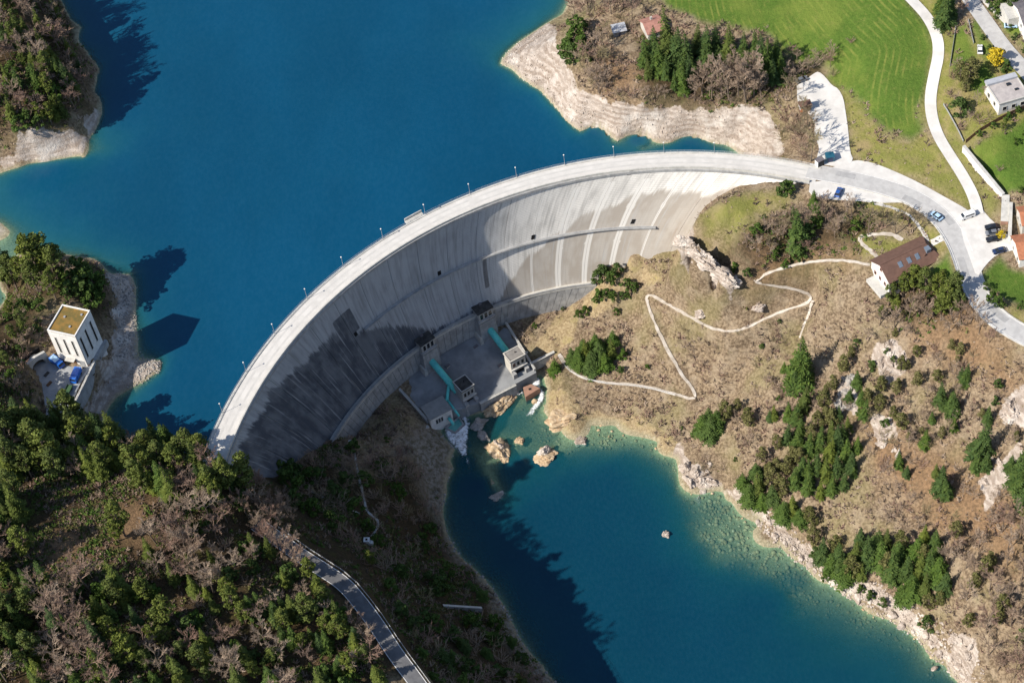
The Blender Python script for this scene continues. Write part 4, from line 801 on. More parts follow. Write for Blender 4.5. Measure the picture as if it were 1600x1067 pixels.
# block below lit outlet house, basin below the machine house
q = W3([(817.3, 605), (829.7, 600), (843.5, 606.5), (821.3, 620)], -63.2); c = sum(q)/4; o = empty('outlet_block', (c[0], c[1], -67.5), 0, 'reddish concrete outlet block with a dark hatch among white water', 'outlet')
m = MB(); m.prism([(p-c)[:2] for p in q], -1, 4.3); m.add('block_body', M['soil_red'], o); MB().box(-.45, .45, -.4, .4, 4.3, 4.42).add('hatch', M['dark'], o)
q = W3([(697, 668), (711, 675), (724, 662), (717, 651)], -64.8); c = sum(q)/4; o = empty('stilling_basin', (c[0], c[1], -66.6), 0, 'small basin of pale turquoise water beside the machine house', 'basin')
qq = [(p-c)[:2] for p in q]; m = MB(); m.prism(qq, -1, 1.3); m.add('basin_water', pm('basin_water', (.12, .38, .34), (.16, .42, .38), 1, .2), o)
for i in range(4):
    a, b = np.array(qq[i]), np.array(qq[(i+1) % 4]); d = (b-a)/np.linalg.norm(b-a); nn = np.array([-d[1], d[0]])*.25
    MB().prism([a-d*.2-nn, b+d*.2-nn, b+d*.2+nn, a-d*.2+nn], -1, 1.75+.02*i).add('basin_wall', M['conc'], o)
barpipe('outlet_pipe', 'short turquoise pipe poking out beside the machine house', 'pipe', [(701, 653, -61.8), (709, 663, -62.6)], .55, 'turq', 0, 10)
# white water
N = NT('white_water'); p = N.pos(); e = N.attr('edge').outputs['Fac']
f = N.ramp(N.math('ADD', N.math('MULTIPLY', e, 1.15), N.math('MULTIPLY', N.math('SUBTRACT', N.noise(p, .7, 8, .72, 1.2), .5), 2.6)), .12, 1.0); N.base((.86, .88, .90)); N.rough(.7)
tr = N.n('BsdfTransparent'); mx = N.n('MixShader'); N.l(f, mx.inputs[0]); N.l(tr.outputs[0], mx.inputs[1]); N.l(N.b.outputs[0], mx.inputs[2]); N.l(mx.outputs[0], N.out.inputs[0]); N.bump(N.noise(p, 2., 6), .6, .4); M['foam'] = N.m
def foam(poly, label, z=POOL+.05, amp=.5):
    w = W3(poly, z); xs = [p[0] for p in w]; ys = [p[1] for p in w]
    X, Y = np.meshgrid(np.arange(min(xs)-.6, max(xs)+.7, .35), np.arange(min(ys)-.6, max(ys)+.7, .35)); ins = inpoly(w, X, Y); d, _ = seg_dist(w, X, Y, True); sd = np.where(ins, d, -d)
    Z = z+.08+np.clip(sd, 0, 1)*amp*(.6+.8*fnoise(X, Y, .9, 44, 3)); kp = (sd > -.4); kp = kp[:-1, :-1] & kp[1:, 1:]
    me, used = gridmesh('white_water', X, Y, Z, M['foam'], kp); setf(me, 'edge', np.clip(sd/1.6, -.4, .62).ravel()[used]); prop(link('white_water', me), label, None, None, 'stuff')
foam([(692, 672), (699, 664), (712, 674), (724, 664), (719, 650), (728, 646), (736, 660), (734, 676), (731, 692), (732, 708), (722, 716), (710, 700), (698, 688)], 'white water spilling round the turquoise basin')
foam([(812, 612), (818, 601), (830, 597), (838, 588), (846, 590), (846, 606), (852, 612), (853, 622), (843, 636), (832, 650), (818, 652), (828, 638), (838, 625), (843, 611), (830, 602), (819, 607), (818, 617), (806, 618)], 'white water rushing round the reddish outlet block into the pool')
foam([(803, 610), (811, 606), (815, 616), (808, 620)], 'small patch of white water under the lit outlet house')
foam([(722, 700), (729, 703), (736, 735), (730, 728)], 'streak of white water trailing down the pool', amp=.15)

# tunnel portal by the pump house
pA = at(48, 583, -3); pB = at(75, 563, -3); d = (pB-pA)[:2]; ln = np.hypot(*d); o = empty('tunnel_portal', tuple(pA), math.atan2(d[1], d[0]), 'concrete tunnel portal with a dark arched mouth by the pump house', 'tunnel')
m = MB(); n = 14; c = ln/2; r = ln*.36
arch = [(c-r*math.cos(math.pi*i/n), r*1.05*math.sin(math.pi*i/n)+.6) for i in range(n+1)]
outl = [(-.6, 0)]+[(-.6, 4.4), (c, 5.2), (ln+.6, 4.4), (ln+.6, 0)]
for s, yy in ((0, -.4), (1, .5)):
    L_ = [(c-r, 0)]+arch+[(c+r, 0)]
    top = [(-.6+(ln+1.2)*i/(len(L_)-1), (4.4+.8*(1-abs(2*i/(len(L_)-1)-1))) if 0 < i < len(L_)-1 else 0) for i in range(len(L_))]
    for i in range(len(L_)-1): m.poly([(L_[i][0], yy, L_[i][1]), (top[i][0], yy, top[i][1]), (top[i+1][0], yy, top[i+1][1]), (L_[i+1][0], yy, L_[i+1][1])])
for i in range(len(L_)-1): m.poly([(L_[i][0], -.4, L_[i][1]), (L_[i+1][0], -.4, L_[i+1][1]), (L_[i+1][0], 3, L_[i+1][1]), (L_[i][0], 3, L_[i][1])]); m.poly([(top[i][0], -.4, top[i][1]), (top[i][0], .5, top[i][1]), (top[i+1][0], .5, top[i+1][1]), (top[i+1][0], -.4, top[i+1][1])])
m.add('portal_wall', M['conc_light'], o); MB().box(.1, ln-.1, 2.9, 3.2, -.5, 4.2).add('tunnel_mouth', M['dark'], o)
wall('retaining_wall', 'tall concrete wall holding up the lake side of the yard', (148, 566, -3), (103, 660, -3), .5, .5, 6, 'conc', n=4)

# houses
o, sx, sy, h = bld('house', 'long white house with brown gabled roof and four skylights below the road', 'house', [(1390.3, 440.3), (1471, 402.9), (1441, 370), (1361.9, 407.9)], -2.4, -7.5, M['render_white'], 3.)
k = gableroof(o, sx, sy, h, 3.2, 'roof_brown', .55, 3., M['render_white'])
for u in (-.20, -.03, .13): m = MB(); y = -sy*.22; z = h+3.2*(1-abs(y)/(sy/2+.55)); m.quadbox([(u*sx-.65, y-.8, z-.5), (u*sx+.65, y-.8, z-.5), (u*sx+.65, y+.8, z+.45), (u*sx-.65, y+.8, z+.45), (u*sx-.65, y-.8, z-.32), (u*sx+.65, y-.8, z-.32), (u*sx+.65, y+.8, z+.66), (u*sx-.65, y+.8, z+.66)]); m.add('skylight', M['glass_blue'], k)
MB().box(sx*.30, sx*.30+1.6, -sy*.16-1., -sy*.16+.8, h+.9, h+3.1).add('dormer', M['glass_blue'], k)
MB().box(sx*.24, sx*.24+.5, -sy*.30, -sy*.30+.5, h+.8, h+2.2).add('chimney', M['roof_brown'], k)
for u in (-.26, .0, .26): win(o, 'l', u*sy, 1.2, .9, 1.3, sx, sy, 'roof_pink')
win(o, 'l', .1, h+.4, .8, 1.0, sx, sy, 'roof_pink')
for u in (-.35, -.2, -.05, .1, .25, .4): win(o, 'f', u*sx, 1.3, .9, 1.3, sx, sy, 'roof_brown')
MB().box(-sx/2-3., -sx/2, -sy*.5, sy*.3, -1.2, .15).add('terrace', M['conc_light'], o)
o, sx, sy, h = bld('house', 'flat-roofed grey house with a pale band along its edge by the yellow bush', 'house', [(1558, 166), (1606, 150), (1588, 118), (1543.7, 128.5)], 13.2, 9., M['render_white'])
flatroof(o, sx, sy, h, 'slat_roof', .2, .25, .2, 'conc_light'); MB().box(-sx/2-.3, sx/2, sy/2-1.8, sy/2+.3, h+.25, h+1.1).add('roof_band', M['roof_metal'], o)
MB().box(.5, 1.7, 1.2, 2.2, h+.25, h+.75).add('skylight', M['glass'], o); MB().box(2., 3.2, -1.6, -.8, h+.25, h+.6).add('skylight', M['glass'], o)
for u in (-.3, 0., .3): win(o, 'f', u*sx, 1.0, 1.3, 1.5, sx, sy)
for u in (-.2, .2): win(o, 'l', u*sy, 1.0, 1.1, 1.5, sx, sy)
o, sx, sy, h = bld('house', 'dark slate-roofed house cut off by the upper right corner', 'house', [(1597, 44), (1650, 34), (1634, -12), (1585, 0)], 18.5, 14.5, M['render_white'])
gableroof(o, sx, sy, h, 2.4, 'roof_slate', .5, 0., M['render_white']); MB().box(-sx/2-3.5, -sx/2-.1, -1, sy/2, -.5, h-.6).add('annex', M['conc_light'], o)
for u in (-.25, .25): win(o, 'l', u*sy, 1.2, .9, 1.2, sx, sy)
o, sx, sy, h = bld('house', 'terracotta-roofed house at the right edge beside the car park', 'house', [(1592, 404), (1650, 396), (1642, 360), (1584, 370)], 4.2, 0., M['render_white'])
gableroof(o, sx, sy, h, 2.2, 'roof_terra', .5, 0., M['render_white'])
for u in (-.25, .25): win(o, 'l', u*sy, .9, .9, 1.3, sx, sy)
for u in (-.3, .0): win(o, 'f', u*sx, .9, 1., 1.3, sx, sy)
o, sx, sy, h = bld('house', 'small terracotta roof half out of frame above the white steps', 'house', [(1596, 352), (1650, 345), (1644, 318), (1592, 324)], 5.6, 1.5, M['wall_cream'])
gableroof(o, sx, sy, h, 1.8, 'roof_terra', .4, 0., M['wall_cream'])
for u in (-.2, .2): win(o, 'l', u*sy, 1., .8, 1.2, sx, sy)
o, sx, sy, h = bld('cottage', 'small cottage with faded pink roof among the trees on the headland', 'cottage', [(1012, 54), (1036, 46), (1028, 24), (1001, 32)], 6.6, 3.4, M['wall_cream'])
gableroof(o, sx, sy, h, 2.0, 'roof_pink', .45, 0., M['wall_cream']); MB().box(-.4, .3, .5, 1.1, h+1.2, h+2.9).add('chimney', M['wall_cream'], o)
for u in (-.25, .25): win(o, 'f', u*sx, 1., .8, 1.1, sx, sy)
o, sx, sy, h = bld('shed', 'blue-grey metal shed left of the pink-roofed cottage', 'shed', [(960, 52), (979, 47.5), (974, 38), (954, 42)], 4.6, 2., M['car_grey'])
MB().quadbox([(-sx/2-.3, -sy/2-.3, h), (sx/2+.3, -sy/2-.3, h), (sx/2+.3, sy/2+.3, h+.5), (-sx/2-.3, sy/2+.3, h+.5), (-sx/2-.3, -sy/2-.3, h+.12), (sx/2+.3, -sy/2-.3, h+.12), (sx/2+.3, sy/2+.3, h+.62), (-sx/2-.3, sy/2+.3, h+.62)]).add('roof', M['roof_metal'], o)
MB().box(-.5, .5, -sy/2-.05, -sy/2+.05, .1, 2.).add('door', M['car_navy'], o)
g_ = ground(1257, 164)
o, sx, sy, h = bld('kiosk', 'tiny wooden kiosk with white and orange panels under the bare trees', 'kiosk', [(1250, 168), (1267, 164), (1265, 157), (1249, 160)], g_[2]+2.6, g_[2], M['wood'], 1.)
flatroof(o, sx, sy, h, 'roof_brown', .3, .15); MB().box(-sx/2-.06, -sx/2+.9, -sy/2-.08, -sy/2, .1, 1.3).add('panel', M['orange'], o); MB().box(-sx/2-.08, -sx/2, -sy/2, sy/2, .9, 2.2).add('panel', M['car_white'], o)
g_ = ground(1296, 244)
o, sx, sy, h = bld('storage_container', 'small teal container at the corner of the gravel parking ground', 'container', [(1291, 247), (1304, 245.5), (1302, 237), (1289, 239)], g_[2]+2.3, g_[2], M['teal_tarp'], .5)
flatroof(o, sx, sy, h, 'teal_tarp', .08, .1); MB().box(-.9, .9, -sy/2-.05, -sy/2, .15, 2.).add('door', M['car_navy'], o)
g_ = ground(1281, 250)
o, sx, sy, h = bld('gatehouse', 'dark little gate cabin with pale side panel where the dam road begins', 'cabin', [(1277, 255), (1287, 250), (1284, 244), (1275, 249)], g_[2]+2.6, g_[2], M['roof_dark'], .5)
flatroof(o, sx, sy, h, 'roof_slate', .15, .12); MB().box(-sx/2-.08, -sx/2, -sy/2, sy/2, .2, 2.4).add('panel', M['car_white'], o)
g_ = ground(574, 849)
o, sx, sy, h = bld('gauge_hut', 'small white box hut alone on the shaded bank', 'hut', [(568.5, 846), (577, 846), (577, 839.5), (568.5, 840)], g_[2]+2., g_[2], M['render_white'], 1.)
flatroof(o, sx, sy, h, 'render_white', .1, .12); MB().box(-.3, .3, -.3, .3, h+.12, h+.3).add('hatch', M['dark'], o); MB().box(sx/2+.02, sx/2+1., -.8, .4, -.5, 1.1).add('cabinet', M['render_white'], o)

# garden walls and fences in the village
wall('garden_wall', 'long white garden wall between the lane and the walled lawn', (1505, 236, 3.6), (1567, 311, 1.4), 2.3, .9, 1.5, 'render_white', n=5)
wall('garden_wall', 'white wall beside the steps at the right edge', (1579, 322, 1.6), (1577, 374, .8), 1.6, .9, 2, 'render_white', n=5)
wall('garden_wall', 'reddish terrace wall at the foot of the white garden wall', (1571, 309, 1.6), (1569, 350, .9), 1.2, 2.2, 2, 'soil_red', n=5)
wall('garden_wall', 'pale wall beside the village road at the top right', (1532, -2, 14.6), (1571, 40, 12.8), 1.1, .8, 1.5, 'conc_light', n=5)
def fence(label, a, b, hgt, mat, plank=1.6, post='wood'):
    A, B = ground(*a), ground(*b); d = (B-A)[:2]; ln = np.hypot(*d); o = empty('fence', tuple(A), math.atan2(d[1], d[0]), label, 'fence'); k = max(2, int(ln/plank))
    hz = [height(*(A[:2]+d*i/k))-A[2] for i in range(k+1)]
    pm0 = MB().box(-.07, .07, -.07, .07, -.3, hgt+.1).mk('post', M[post])
    for i in range(k+1): link('post', pm0, o, (ln*i/k, 0, hz[i]))
    for i in range(k):
        x0, x1 = ln*i/k+.08, ln*(i+1)/k-.08; m = MB()
        m.quadbox([(x0, -.04, hz[i]+.1), (x1, -.04, hz[i+1]+.1), (x1, .04, hz[i+1]+.1), (x0, .04, hz[i]+.1), (x0, -.04, hz[i]+hgt), (x1, -.04, hz[i+1]+hgt), (x1, .04, hz[i+1]+hgt), (x0, .04, hz[i]+hgt)]); m.add('fence_panel', M[mat], o)
fence('dark brown timber fence across the top of the walled lawn', (1509, 224), (1602, 170), 1.7, 'wood')
fence('thin pale fence beside the curved lane', (1493, 45), (1484, 105), .9, 'metal', 3, 'metal')
fence('thin pale fence between two strips of lawn', (1513, 33), (1521, 69), .9, 'metal', 3, 'metal')
fence('thin grey fence following the verge down to the garden wall', (1474, 165), (1505, 222), .9, 'metal', 3, 'metal')
def railing(label, line, hgt=1., step=2.2):
    q = [np.array(p) for p in line]; b = q[0]; o = empty('guard_rail', tuple(b), 0, label, 'railing')
    for dz in (hgt*.55, hgt): MB().tube([p-b+np.array([0, 0, dz]) for p in q], .05, 4).add('rail', M['metal'], o)
    dd = dens(q, step); pp = MB().tube([(0, 0, -.3), (0, 0, hgt)], .05, 4).mk('post', M['metal'])
    for p in dd: link('post', pp, o, tuple(p-b))
def offs(line, off):
    d = np.gradient(line[:, :2], axis=0); d /= np.linalg.norm(d, axis=1)[:, None]; r = line.copy(); r[:, 0] -= d[:, 1]*off; r[:, 1] += d[:, 0]*off; return r
railing('guard rail along the outer bend above the brown-roofed house', offs(road_main[26:50:2], -3.8))
railing('guard rail on the gorge side of the dark lower road', offs(road_left[4::3], 2.95))
railing('railing along the lower leg of the zig-zag path', offs(path_zig[-24::3], .8), .9)

railing('railing along the front edge of the apron', [at(752, 629, -61.0), at(806, 601, -61.0)], 1.05, 1.8)
railing('railing on the left sloping apron wall', [at(626, 610, -56.1), at(667, 657, -59.2)], 1.05, 1.8)
railing('railing on the right sloping apron wall', [at(792, 508, -56.0), at(835, 579, -59.9)], 1.05, 1.8)
railing('railing beside the machine house and the turquoise basin', [at(690, 645, -60.9), at(722, 640, -61.2)], 1.05, 1.8)
railing('railing round the lake side of the pump house yard', [at(148, 566, -2.3), at(125, 600, -2.3), at(104, 659, -2.3)], 1.05, 1.8)
for (px, py, lb) in ((700, 575, 'small grey equipment cabinet on the apron beside the left pipe'), (744, 545, 'small grey equipment cabinet near the cable duct on the apron'), (782, 574, 'small grey cabinet beside the lit outlet house')):
    p = at(px, py, -58.9 if px < 750 else -60.6); o = empty('equipment_cabinet', tuple(p), .6, lb, 'cabinet'); MB().box(-.8, .8, -.5, .5, -1, 1.3).add('cabinet_body', M['wall_grey'], o); MB().box(-.85, .85, -.55, .55, 1.3, 1.4).add('lid', M['roof_slate'], o)
# ------------------------------------------------------------------ vehicles
def carmesh(kind):
    """profile (x, z) of lower body and cabin, half width"""
    L_ = 4.3 if kind == 'car' else 4.9
    m = MB(); w = .88; prof = [(-2.1, .35), (-2.15, .75), (-1.9, .95), (-1.0, 1.0), (1.0, .98), (1.75, .85), (2.1, .65), (2.12, .35)] if kind == 'car' else [(-2.4, .35), (-2.45, 1.9), (-2.3, 2.05), (1.3, 2.05), (1.9, 1.3), (2.4, 1.05), (2.45, .35)]
    def loft(pr, w0, w1):
        n = len(pr); b = len(m.v)
        for s in (-1, 1): m.v += [(x, s*(w0 if z < .8 else w1), z) for x, z in pr]
        m.f.append(tuple(b+i for i in range(n))); m.f.append(tuple(b+n+i for i in range(n-1, -1, -1)))
        for i in range(n): j = (i+1) % n; m.f.append((b+j, b+i, b+n+i, b+n+j))
    loft(prof, w, w*.95); body = m.v, m.f
    m = MB()
    if kind == 'car': 
        n = 0; lo = [(-1.75, .96), (1.15, .96)]; hi = [(-1.25, 1.45), (.35, 1.45)]; m.quadbox([(-1.8, -.8, .95), (1.2, -.8, .95), (1.2, .8, .95), (-1.8, .8, .95), (-1.3, -.62, 1.42), (.35, -.62, 1.42), (.35, .62, 1.42), (-1.3, .62, 1.42)])
        r = MB().quadbox([(-1.28, -.64, 1.40), (.33, -.64, 1.40), (.33, .64, 1.40), (-1.28, .64, 1.40), (-1.2, -.58, 1.47), (.25, -.58, 1.47), (.25, .58, 1.47), (-1.2, .58, 1.47)])
    else:
        m.quadbox([(1.33, -.75, 1.98), (1.92, -.8, 1.3), (1.92, .8, 1.3), (1.33, .75, 1.98), (1.38, -.75, 2.02), (1.98, -.8, 1.33), (1.98, .8, 1.33), (1.38, .75, 2.02)]); m.box(-1.9, 1.0, -.87, .87, 1.25, 1.8)
        r = MB().box(-2.2, 1.2, -.78, .78, 2.05, 2.1)
    return body, m, r
WH = MB(); WH.tube([(0, -.1, 0), (0, .1, 0)], .33, 12); wheel_me = WH.mk('wheel', M['tyre']); HL = MB().box(-.03, .03, -.15, .15, -.07, .07).mk('headlight', M['render_white'])
cache = {}
def car(px, py, tx, ty, paint, label, kind='car', cat='car', group=None):
    p = ground(px, py); q = ground(tx, ty); rz = math.atan2(q[1]-p[1], q[0]-p[0]); z = p[2]+.16
    o = empty('parked_car' if cat == 'car' else 'van', (p[0], p[1], z), rz, label, cat, group)
    if kind not in cache: cache[kind] = carmesh(kind)
    body, gl, rf = cache[kind]; m = MB(); m.v, m.f = body
    b = m.add('body', M[paint], o); gl.add('windows', M['glass'], o); rf.add('roof_panel', M[paint], o)
    for x in (-1.35, 1.35):
        for y in (-.8, .8): link('wheel', wheel_me, o, (x, y, .33))
    for y in (-.55, .55): link('headlight', HL, o, (2.11 if kind == 'car' else 2.44, y, .66))
    return o
car(1463, 340, 1452, 332, 'car_lightblue', 'pale blue car driving on the bend of the main road', group=None)
car(1549, 357, 1535, 359, 'car_black', 'black car in the car park, topmost of the row of three', group='cars in the car park')
car(1550, 366, 1536, 368, 'car_grey', 'dark grey car in the car park, middle of the row of three', group='cars in the car park')
car(1551, 376, 1537, 378, 'car_black', 'black car in the car park, lowest of the row of three', group='cars in the car park')
car(1561, 394, 1549, 397, 'car_navy', 'dark blue car standing apart below the row of parked cars', group='cars in the car park')
car(1310, 303, 1313, 296, 'car_blue', 'blue car parked alone in the lay-by near the dam end')
car(1511, 340, 1500, 344, 'car_white', 'white van on the corner of the road shoulder', 'van', 'van')
car(1253, 127, 1265, 122, 'car_grey', 'grey car under the bare trees at the far end of the gravel ground')
car(1579, 43, 1590, 42, 'car_lightblue', 'pale car parked beside the slate-roofed house at the top right')
car(1531, 80, 1531, 70, 'car_white', 'white car on the garden drive next to the yellow bush')
def truck(px, py, tx, ty, label, roof):
    p = at(px, py, -2.9); q = at(tx, ty, -2.9); o = empty('truck', tuple(p), math.atan2(q[1]-p[1], q[0]-p[0]), label, 'truck', 'blue trucks in the pump house yard')
    MB().box(-2.4, 2.6, -.45, .45, .45, .7).add('chassis', M['roof_dark'], o); MB().box(-2.5, .9, -1.1, 1.1, .75, 2.35).add('cargo_box', M['truck_blue'], o)
    MB().box(-2.3, .7, -.9, .9, 2.35, 2.42).add('tarpaulin', M[roof], o)
    c = MB(); c.quadbox([(1.05, -1.05, .6), (2.7, -1.05, .6), (2.7, 1.05, .6), (1.05, 1.05, .6), (1.05, -1., 2.3), (2.3, -1., 2.3), (2.3, 1., 2.3), (1.05, 1., 2.3)]); c = c.add('cab', M['truck_blue'], o); MB().quadbox([(2.34, -.85, 1.45), (2.56, -.9, 1.4), (2.56, .9, 1.4), (2.34, .85, 1.45), (2.3, -.85, 2.12), (2.38, -.85, 2.12), (2.38, .85, 2.12), (2.3, .85, 2.12)]).add('windscreen', M['glass'], c)
    for x in (-1.6, 1.8):
        for y in (-.95, .95): link('wheel', wheel_me, o, (x, y, .36))
truck(90.5, 569, 101, 577, 'blue truck with pale cover parked against the pump house wall', 'car_lightblue')
truck(120, 590, 114, 603, 'bright blue open truck near the edge of the yard', 'truck_blue')
p = at(106, 614, -2.9); q = at(100, 626, -2.9); o = empty('trailer', tuple(p), math.atan2(q[1]-p[1], q[0]-p[0]), 'green flatbed trailer with a rusty red end behind the blue truck', 'trailer')
MB().box(-2.6, 2., -.9, .9, .6, .8).add('bed', M['green_paint'], o); MB().box(2., 2.9, -.8, .8, .5, 1.1).add('hitch_frame', M['rust_red'], o)
for y in (-.92, .84): MB().box(-2.6, 2., y, y+.08, .8, 1.2).add('side_board', M['green_paint'], o)
for x in (-1.4, 1.): 
    for y in (-.8, .8): link('wheel', wheel_me, o, (x, y, .33))
for (px, py, s, mt, lb) in ((99, 566, 1.3, 'wood', 'brown crate between the blue truck and the pump house'), (73, 585, .7, 'roof_dark', 'dark timber stack lying on the yard near the tunnel'), (77, 600, .7, 'wood', 'weathered timber stack lying in the middle of the yard')):
    p = at(px, py, -2.94); o = empty('timber_stack' if 'stack' in lb else 'crate', tuple(p), .9, lb, 'stack' if 'stack' in lb else 'crate')
    for i in range(4): MB().box(-1.4*s, 1.4*s, -.6*s+i*.3*s, -.33*s+i*.3*s, 0, .5*s+.05*(i % 2)).add('plank', M[mt], o)

# ------------------------------------------------------------------ rocks
def rockmesh(seed, amp=.35, mat='rock', sub_=2, flat=1.):
    r = np.random.default_rng(seed); import bmesh
    bm = bmesh.new(); bmesh.ops.create_icosphere(bm, subdivisions=sub_, radius=1.)
    cuts = [(lambda v: v/np.linalg.norm(v))(r.normal(size=3)) for _ in range(7)]; lim = r.uniform(.55, .85, 7); off = r.uniform(0, 50, 3)
    for v in bm.verts:
        p = np.array(v.co)
        for c_, l_ in zip(cuts, lim):
            d = p @ c_
            if d > l_: p = p-c_*(d-l_)*.85
        vd = mnoise.voronoi(Vector(p*(2.2 if sub_ > 2 else 1.5)+off*1.3))[0]; p = p*(1+amp*.7*mnoise.fractal(Vector(p*1.6+off), 1., 2., 3)-.16*max(0, 1-(vd[1]-vd[0])*5)+.10*mnoise.cell(Vector(p*2.2+off))); v.co = p
    me = bpy.data.meshes.new('boulder'); bm.to_mesh(me); bm.free(); me.materials.append(M[mat]); return me
ROCKS = {m: [rockmesh(100+i, .3, m, 2) for i in range(5)] for m in ('rock', 'rock_ochre', 'rock_grey')}
BIG = {m: [rockmesh(200+i, .4, m, 4) for i in range(3)] for m in ('rock', 'rock_ochre', 'rock_grey')}
def boulder(px, py, size, label, mat='rock', z=None, rz=0., big=False, name='boulder', cat='rock', group=None, i=0):
    p = ground(px, py) if z is None else at(px, py, z)
    lib = (BIG if big else ROCKS)[mat]
    o = link(name, lib[i % len(lib)], None, tuple(p), rz); o.scale = size; return prop(o, label, cat, group)
boulder(779, 703, (3.6, 6.5, 2.2), 'long ochre rock island in the pool below the shaded outlet house', 'rock_ochre', POOL, math.radians(30), True, 'rock_island', 'rock', i=0)
boulder(777, 697, (1.7, 2.6, 2.4), 'pale ridge of stone on top of the long rock island', 'rock', POOL+.8, math.radians(35), True, 'rock_ridge', 'rock', i=1)
boulder(812, 690, (1.9, 1.6, 1.1), 'small round ochre rock between the two bigger rock islands', 'rock_ochre', POOL, 0, True, 'rock_island', 'rock', i=2)
boulder(849, 712, (4.3, 3.6, 1.7), 'broad ochre rock island with a white slab on top', 'rock_ochre', POOL-.1, .4, True, 'rock_island', 'rock', i=1)
boulder(850, 705, (2.5, 1.9, 1.6), 'white slab of stone lying on the broad rock island', 'rock', POOL+1.1, .5, True, 'rock_slab', 'rock', i=0)
boulder(908, 690, (2.4, 1.9, 1.1), 'flat pale rock in the shallows by the right bank', 'rock', POOL, .2, True, 'rock_island', 'rock', i=2)
boulder(1041, 836, (1.5, 1.3, 1.5), 'lone pale rock standing in the open pool', 'rock', POOL+.1, 0, True, i=2)
boulder(776, 777, (3.2, 2.6, .9), 'grey-green half sunken rock in the shaded water', 'rock_grey', POOL-.35, .4, True, 'rock_island', 'rock', i=0)
boulder(1461, 1044, (1.5, .8, .8), 'pale rock just off the lower right shore', 'rock', POOL+.1, .2, i=3)
boulder(747, 662, (3.4, 2.2, 2.0), 'dark broken concrete lump below the shaded outlet house', 'rock_grey', POOL+.4, .5, True, 'rubble_block', 'rubble', i=1)
boulder(756, 682, (1.8, 2.8, 1.0), 'dark wet rock at the head of the pool', 'rock_grey', POOL+.2, .5, True, i=2)
boulder(780, 636, (6.5, 3.2, 2.4), 'smooth ochre rock apron under the front wall', 'rock_ochre', POOL+.2, .5, True, 'rock_outcrop', 'rock', i=0)
boulder(836, 627, (1.6, 1.2, .9), 'ochre rock beside the rushing white water', 'rock_ochre', POOL+.3, .5, i=1)
boulder(884, 655, (7., 5., 3.0), 'big ochre rock nose jutting into the pool', 'rock_ochre', POOL+1.2, .3, True, 'rock_outcrop', 'rock', i=2)
boulder(1100, 755, (3.6, 2.4, 2.4), 'pale rock nose where the right bank bends', 'rock', POOL+.6, -.4, True, 'rock_outcrop', 'rock', i=0)
boulder(1072, 730, (2.8, 2., 2.6), 'grey cleft rock above the bend of the right bank', 'rock', POOL+1.6, -.4, True, 'rock_outcrop', 'rock', i=1)
for i, (px, py, s, lb) in enumerate(((1098, 490, 2.2, 'grey boulder beside the upper path'), (1185, 478, 2.2, 'grey slab on the slope under the short hairpin'))):
    boulder(px, py, (s*1.25, s*.95, s*.8), lb, 'rock', ground(px, py)[2]-.25*s, .6*i, True, 'rock_outcrop', 'rock', i=i)
tens = {2: 'twenty', 3: 'thirty', 4: 'forty', 5: 'fifty'}
def nth(i):
    if i <= 20: return ordn[i-1]
    return tens[i//10]+'-'+ordn[i % 10-1] if i % 10 else {30: 'thirtieth', 40: 'fortieth', 50: 'fiftieth'}[i]
q = ground(1104, 404); o = empty('rock_cliff', tuple(q), 0, 'continuous white limestone cliff under the grassy knoll', 'cliff')
rk_ = np.random.default_rng(8)
for i in range(15):
    f = i/14; p = ground(1068+76*f, 375+62*f+rk_.uniform(-6, 8)); k = link('rock_face', BIG['rock'][i % 3], o, tuple(p-q-np.array([0, 0, 2.2])), -.75+rk_.uniform(-.2, .2)); k.scale = (4.2*rk_.uniform(.85, 1.15), 1.5, 3.0*rk_.uniform(.85, 1.1))
for gi, (cx_, cy_, lb) in enumerate(((1386, 560, 'broken white outcrop group on the brown slope below the house trees'), (1322, 615, 'narrow grey outcrop group left of the big white outcrop'), (1590, 636, 'white broken cliff at the right edge of the slope'), (1385, 675, 'low pale outcrop group below the big white outcrop'), (1566, 742, 'pale broken rocks beside the tall right-edge spruce'), (1100, 745, 'pale fractured rocks at the bend of the right bank'), (1500, 1010, 'large white broken rocks low on the right shore'))):
    q = ground(cx_, cy_); o = empty('rock_outcrop', tuple(q), 0, lb, 'rock', None)
    for i in range(9):
        p = ground(cx_+rk_.normal(0, 13), cy_+rk_.normal(0, 17)); sc_ = rk_.uniform(.8, 2.4); k = link('rock_face', BIG['rock' if gi != 1 else 'rock_grey'][i % 3], o, tuple(p-q-np.array([0, 0, sc_*.35])), rk_.uniform(0, 6)); k.scale = (sc_*1.3, sc_*.8, sc_*.9)
# pale blocks along the right shore: the big ones singly, the rest joined
shore_r = [at(x, y, POOL) for x, y in SH_POOL_R[16:27]]; sd = dens(shore_r, 3.3); k = 0
rr = np.random.default_rng(3); spots = []
for j, p in enumerate(sd):
    d = sd[min(j+1, len(sd)-1)]-sd[max(j-1, 0)]; nrm = np.array([-d[1], d[0], 0])/np.hypot(d[0], d[1])
    if nrm[0] < 0: nrm = -nrm
    q = p+nrm*rr.uniform(.3, 2.6); s = rr.uniform(.8, 2.0); spots.append((q, s))
for j, (q, s) in enumerate(spots[:56]):
    a = (('angular' if j % 3 else 'flat')+' '+('white' if j % 2 else 'cream'))
    o = link('shore_boulder', ROCKS['rock'][j % 5], None, (q[0], q[1], max(POOL, height(q[0], q[1]))+.1), rr.uniform(0, 6)); o.scale = (s*1.15, s*.85, s*(.9 if j % 3 else .5))
    prop(o, f'{a} boulder at the foot of the right bank, {"upper half, " if j < 28 else "lower half, "}{nth(j % 28+1)} along the waterline', 'rock', 'pale boulders along the right shore')
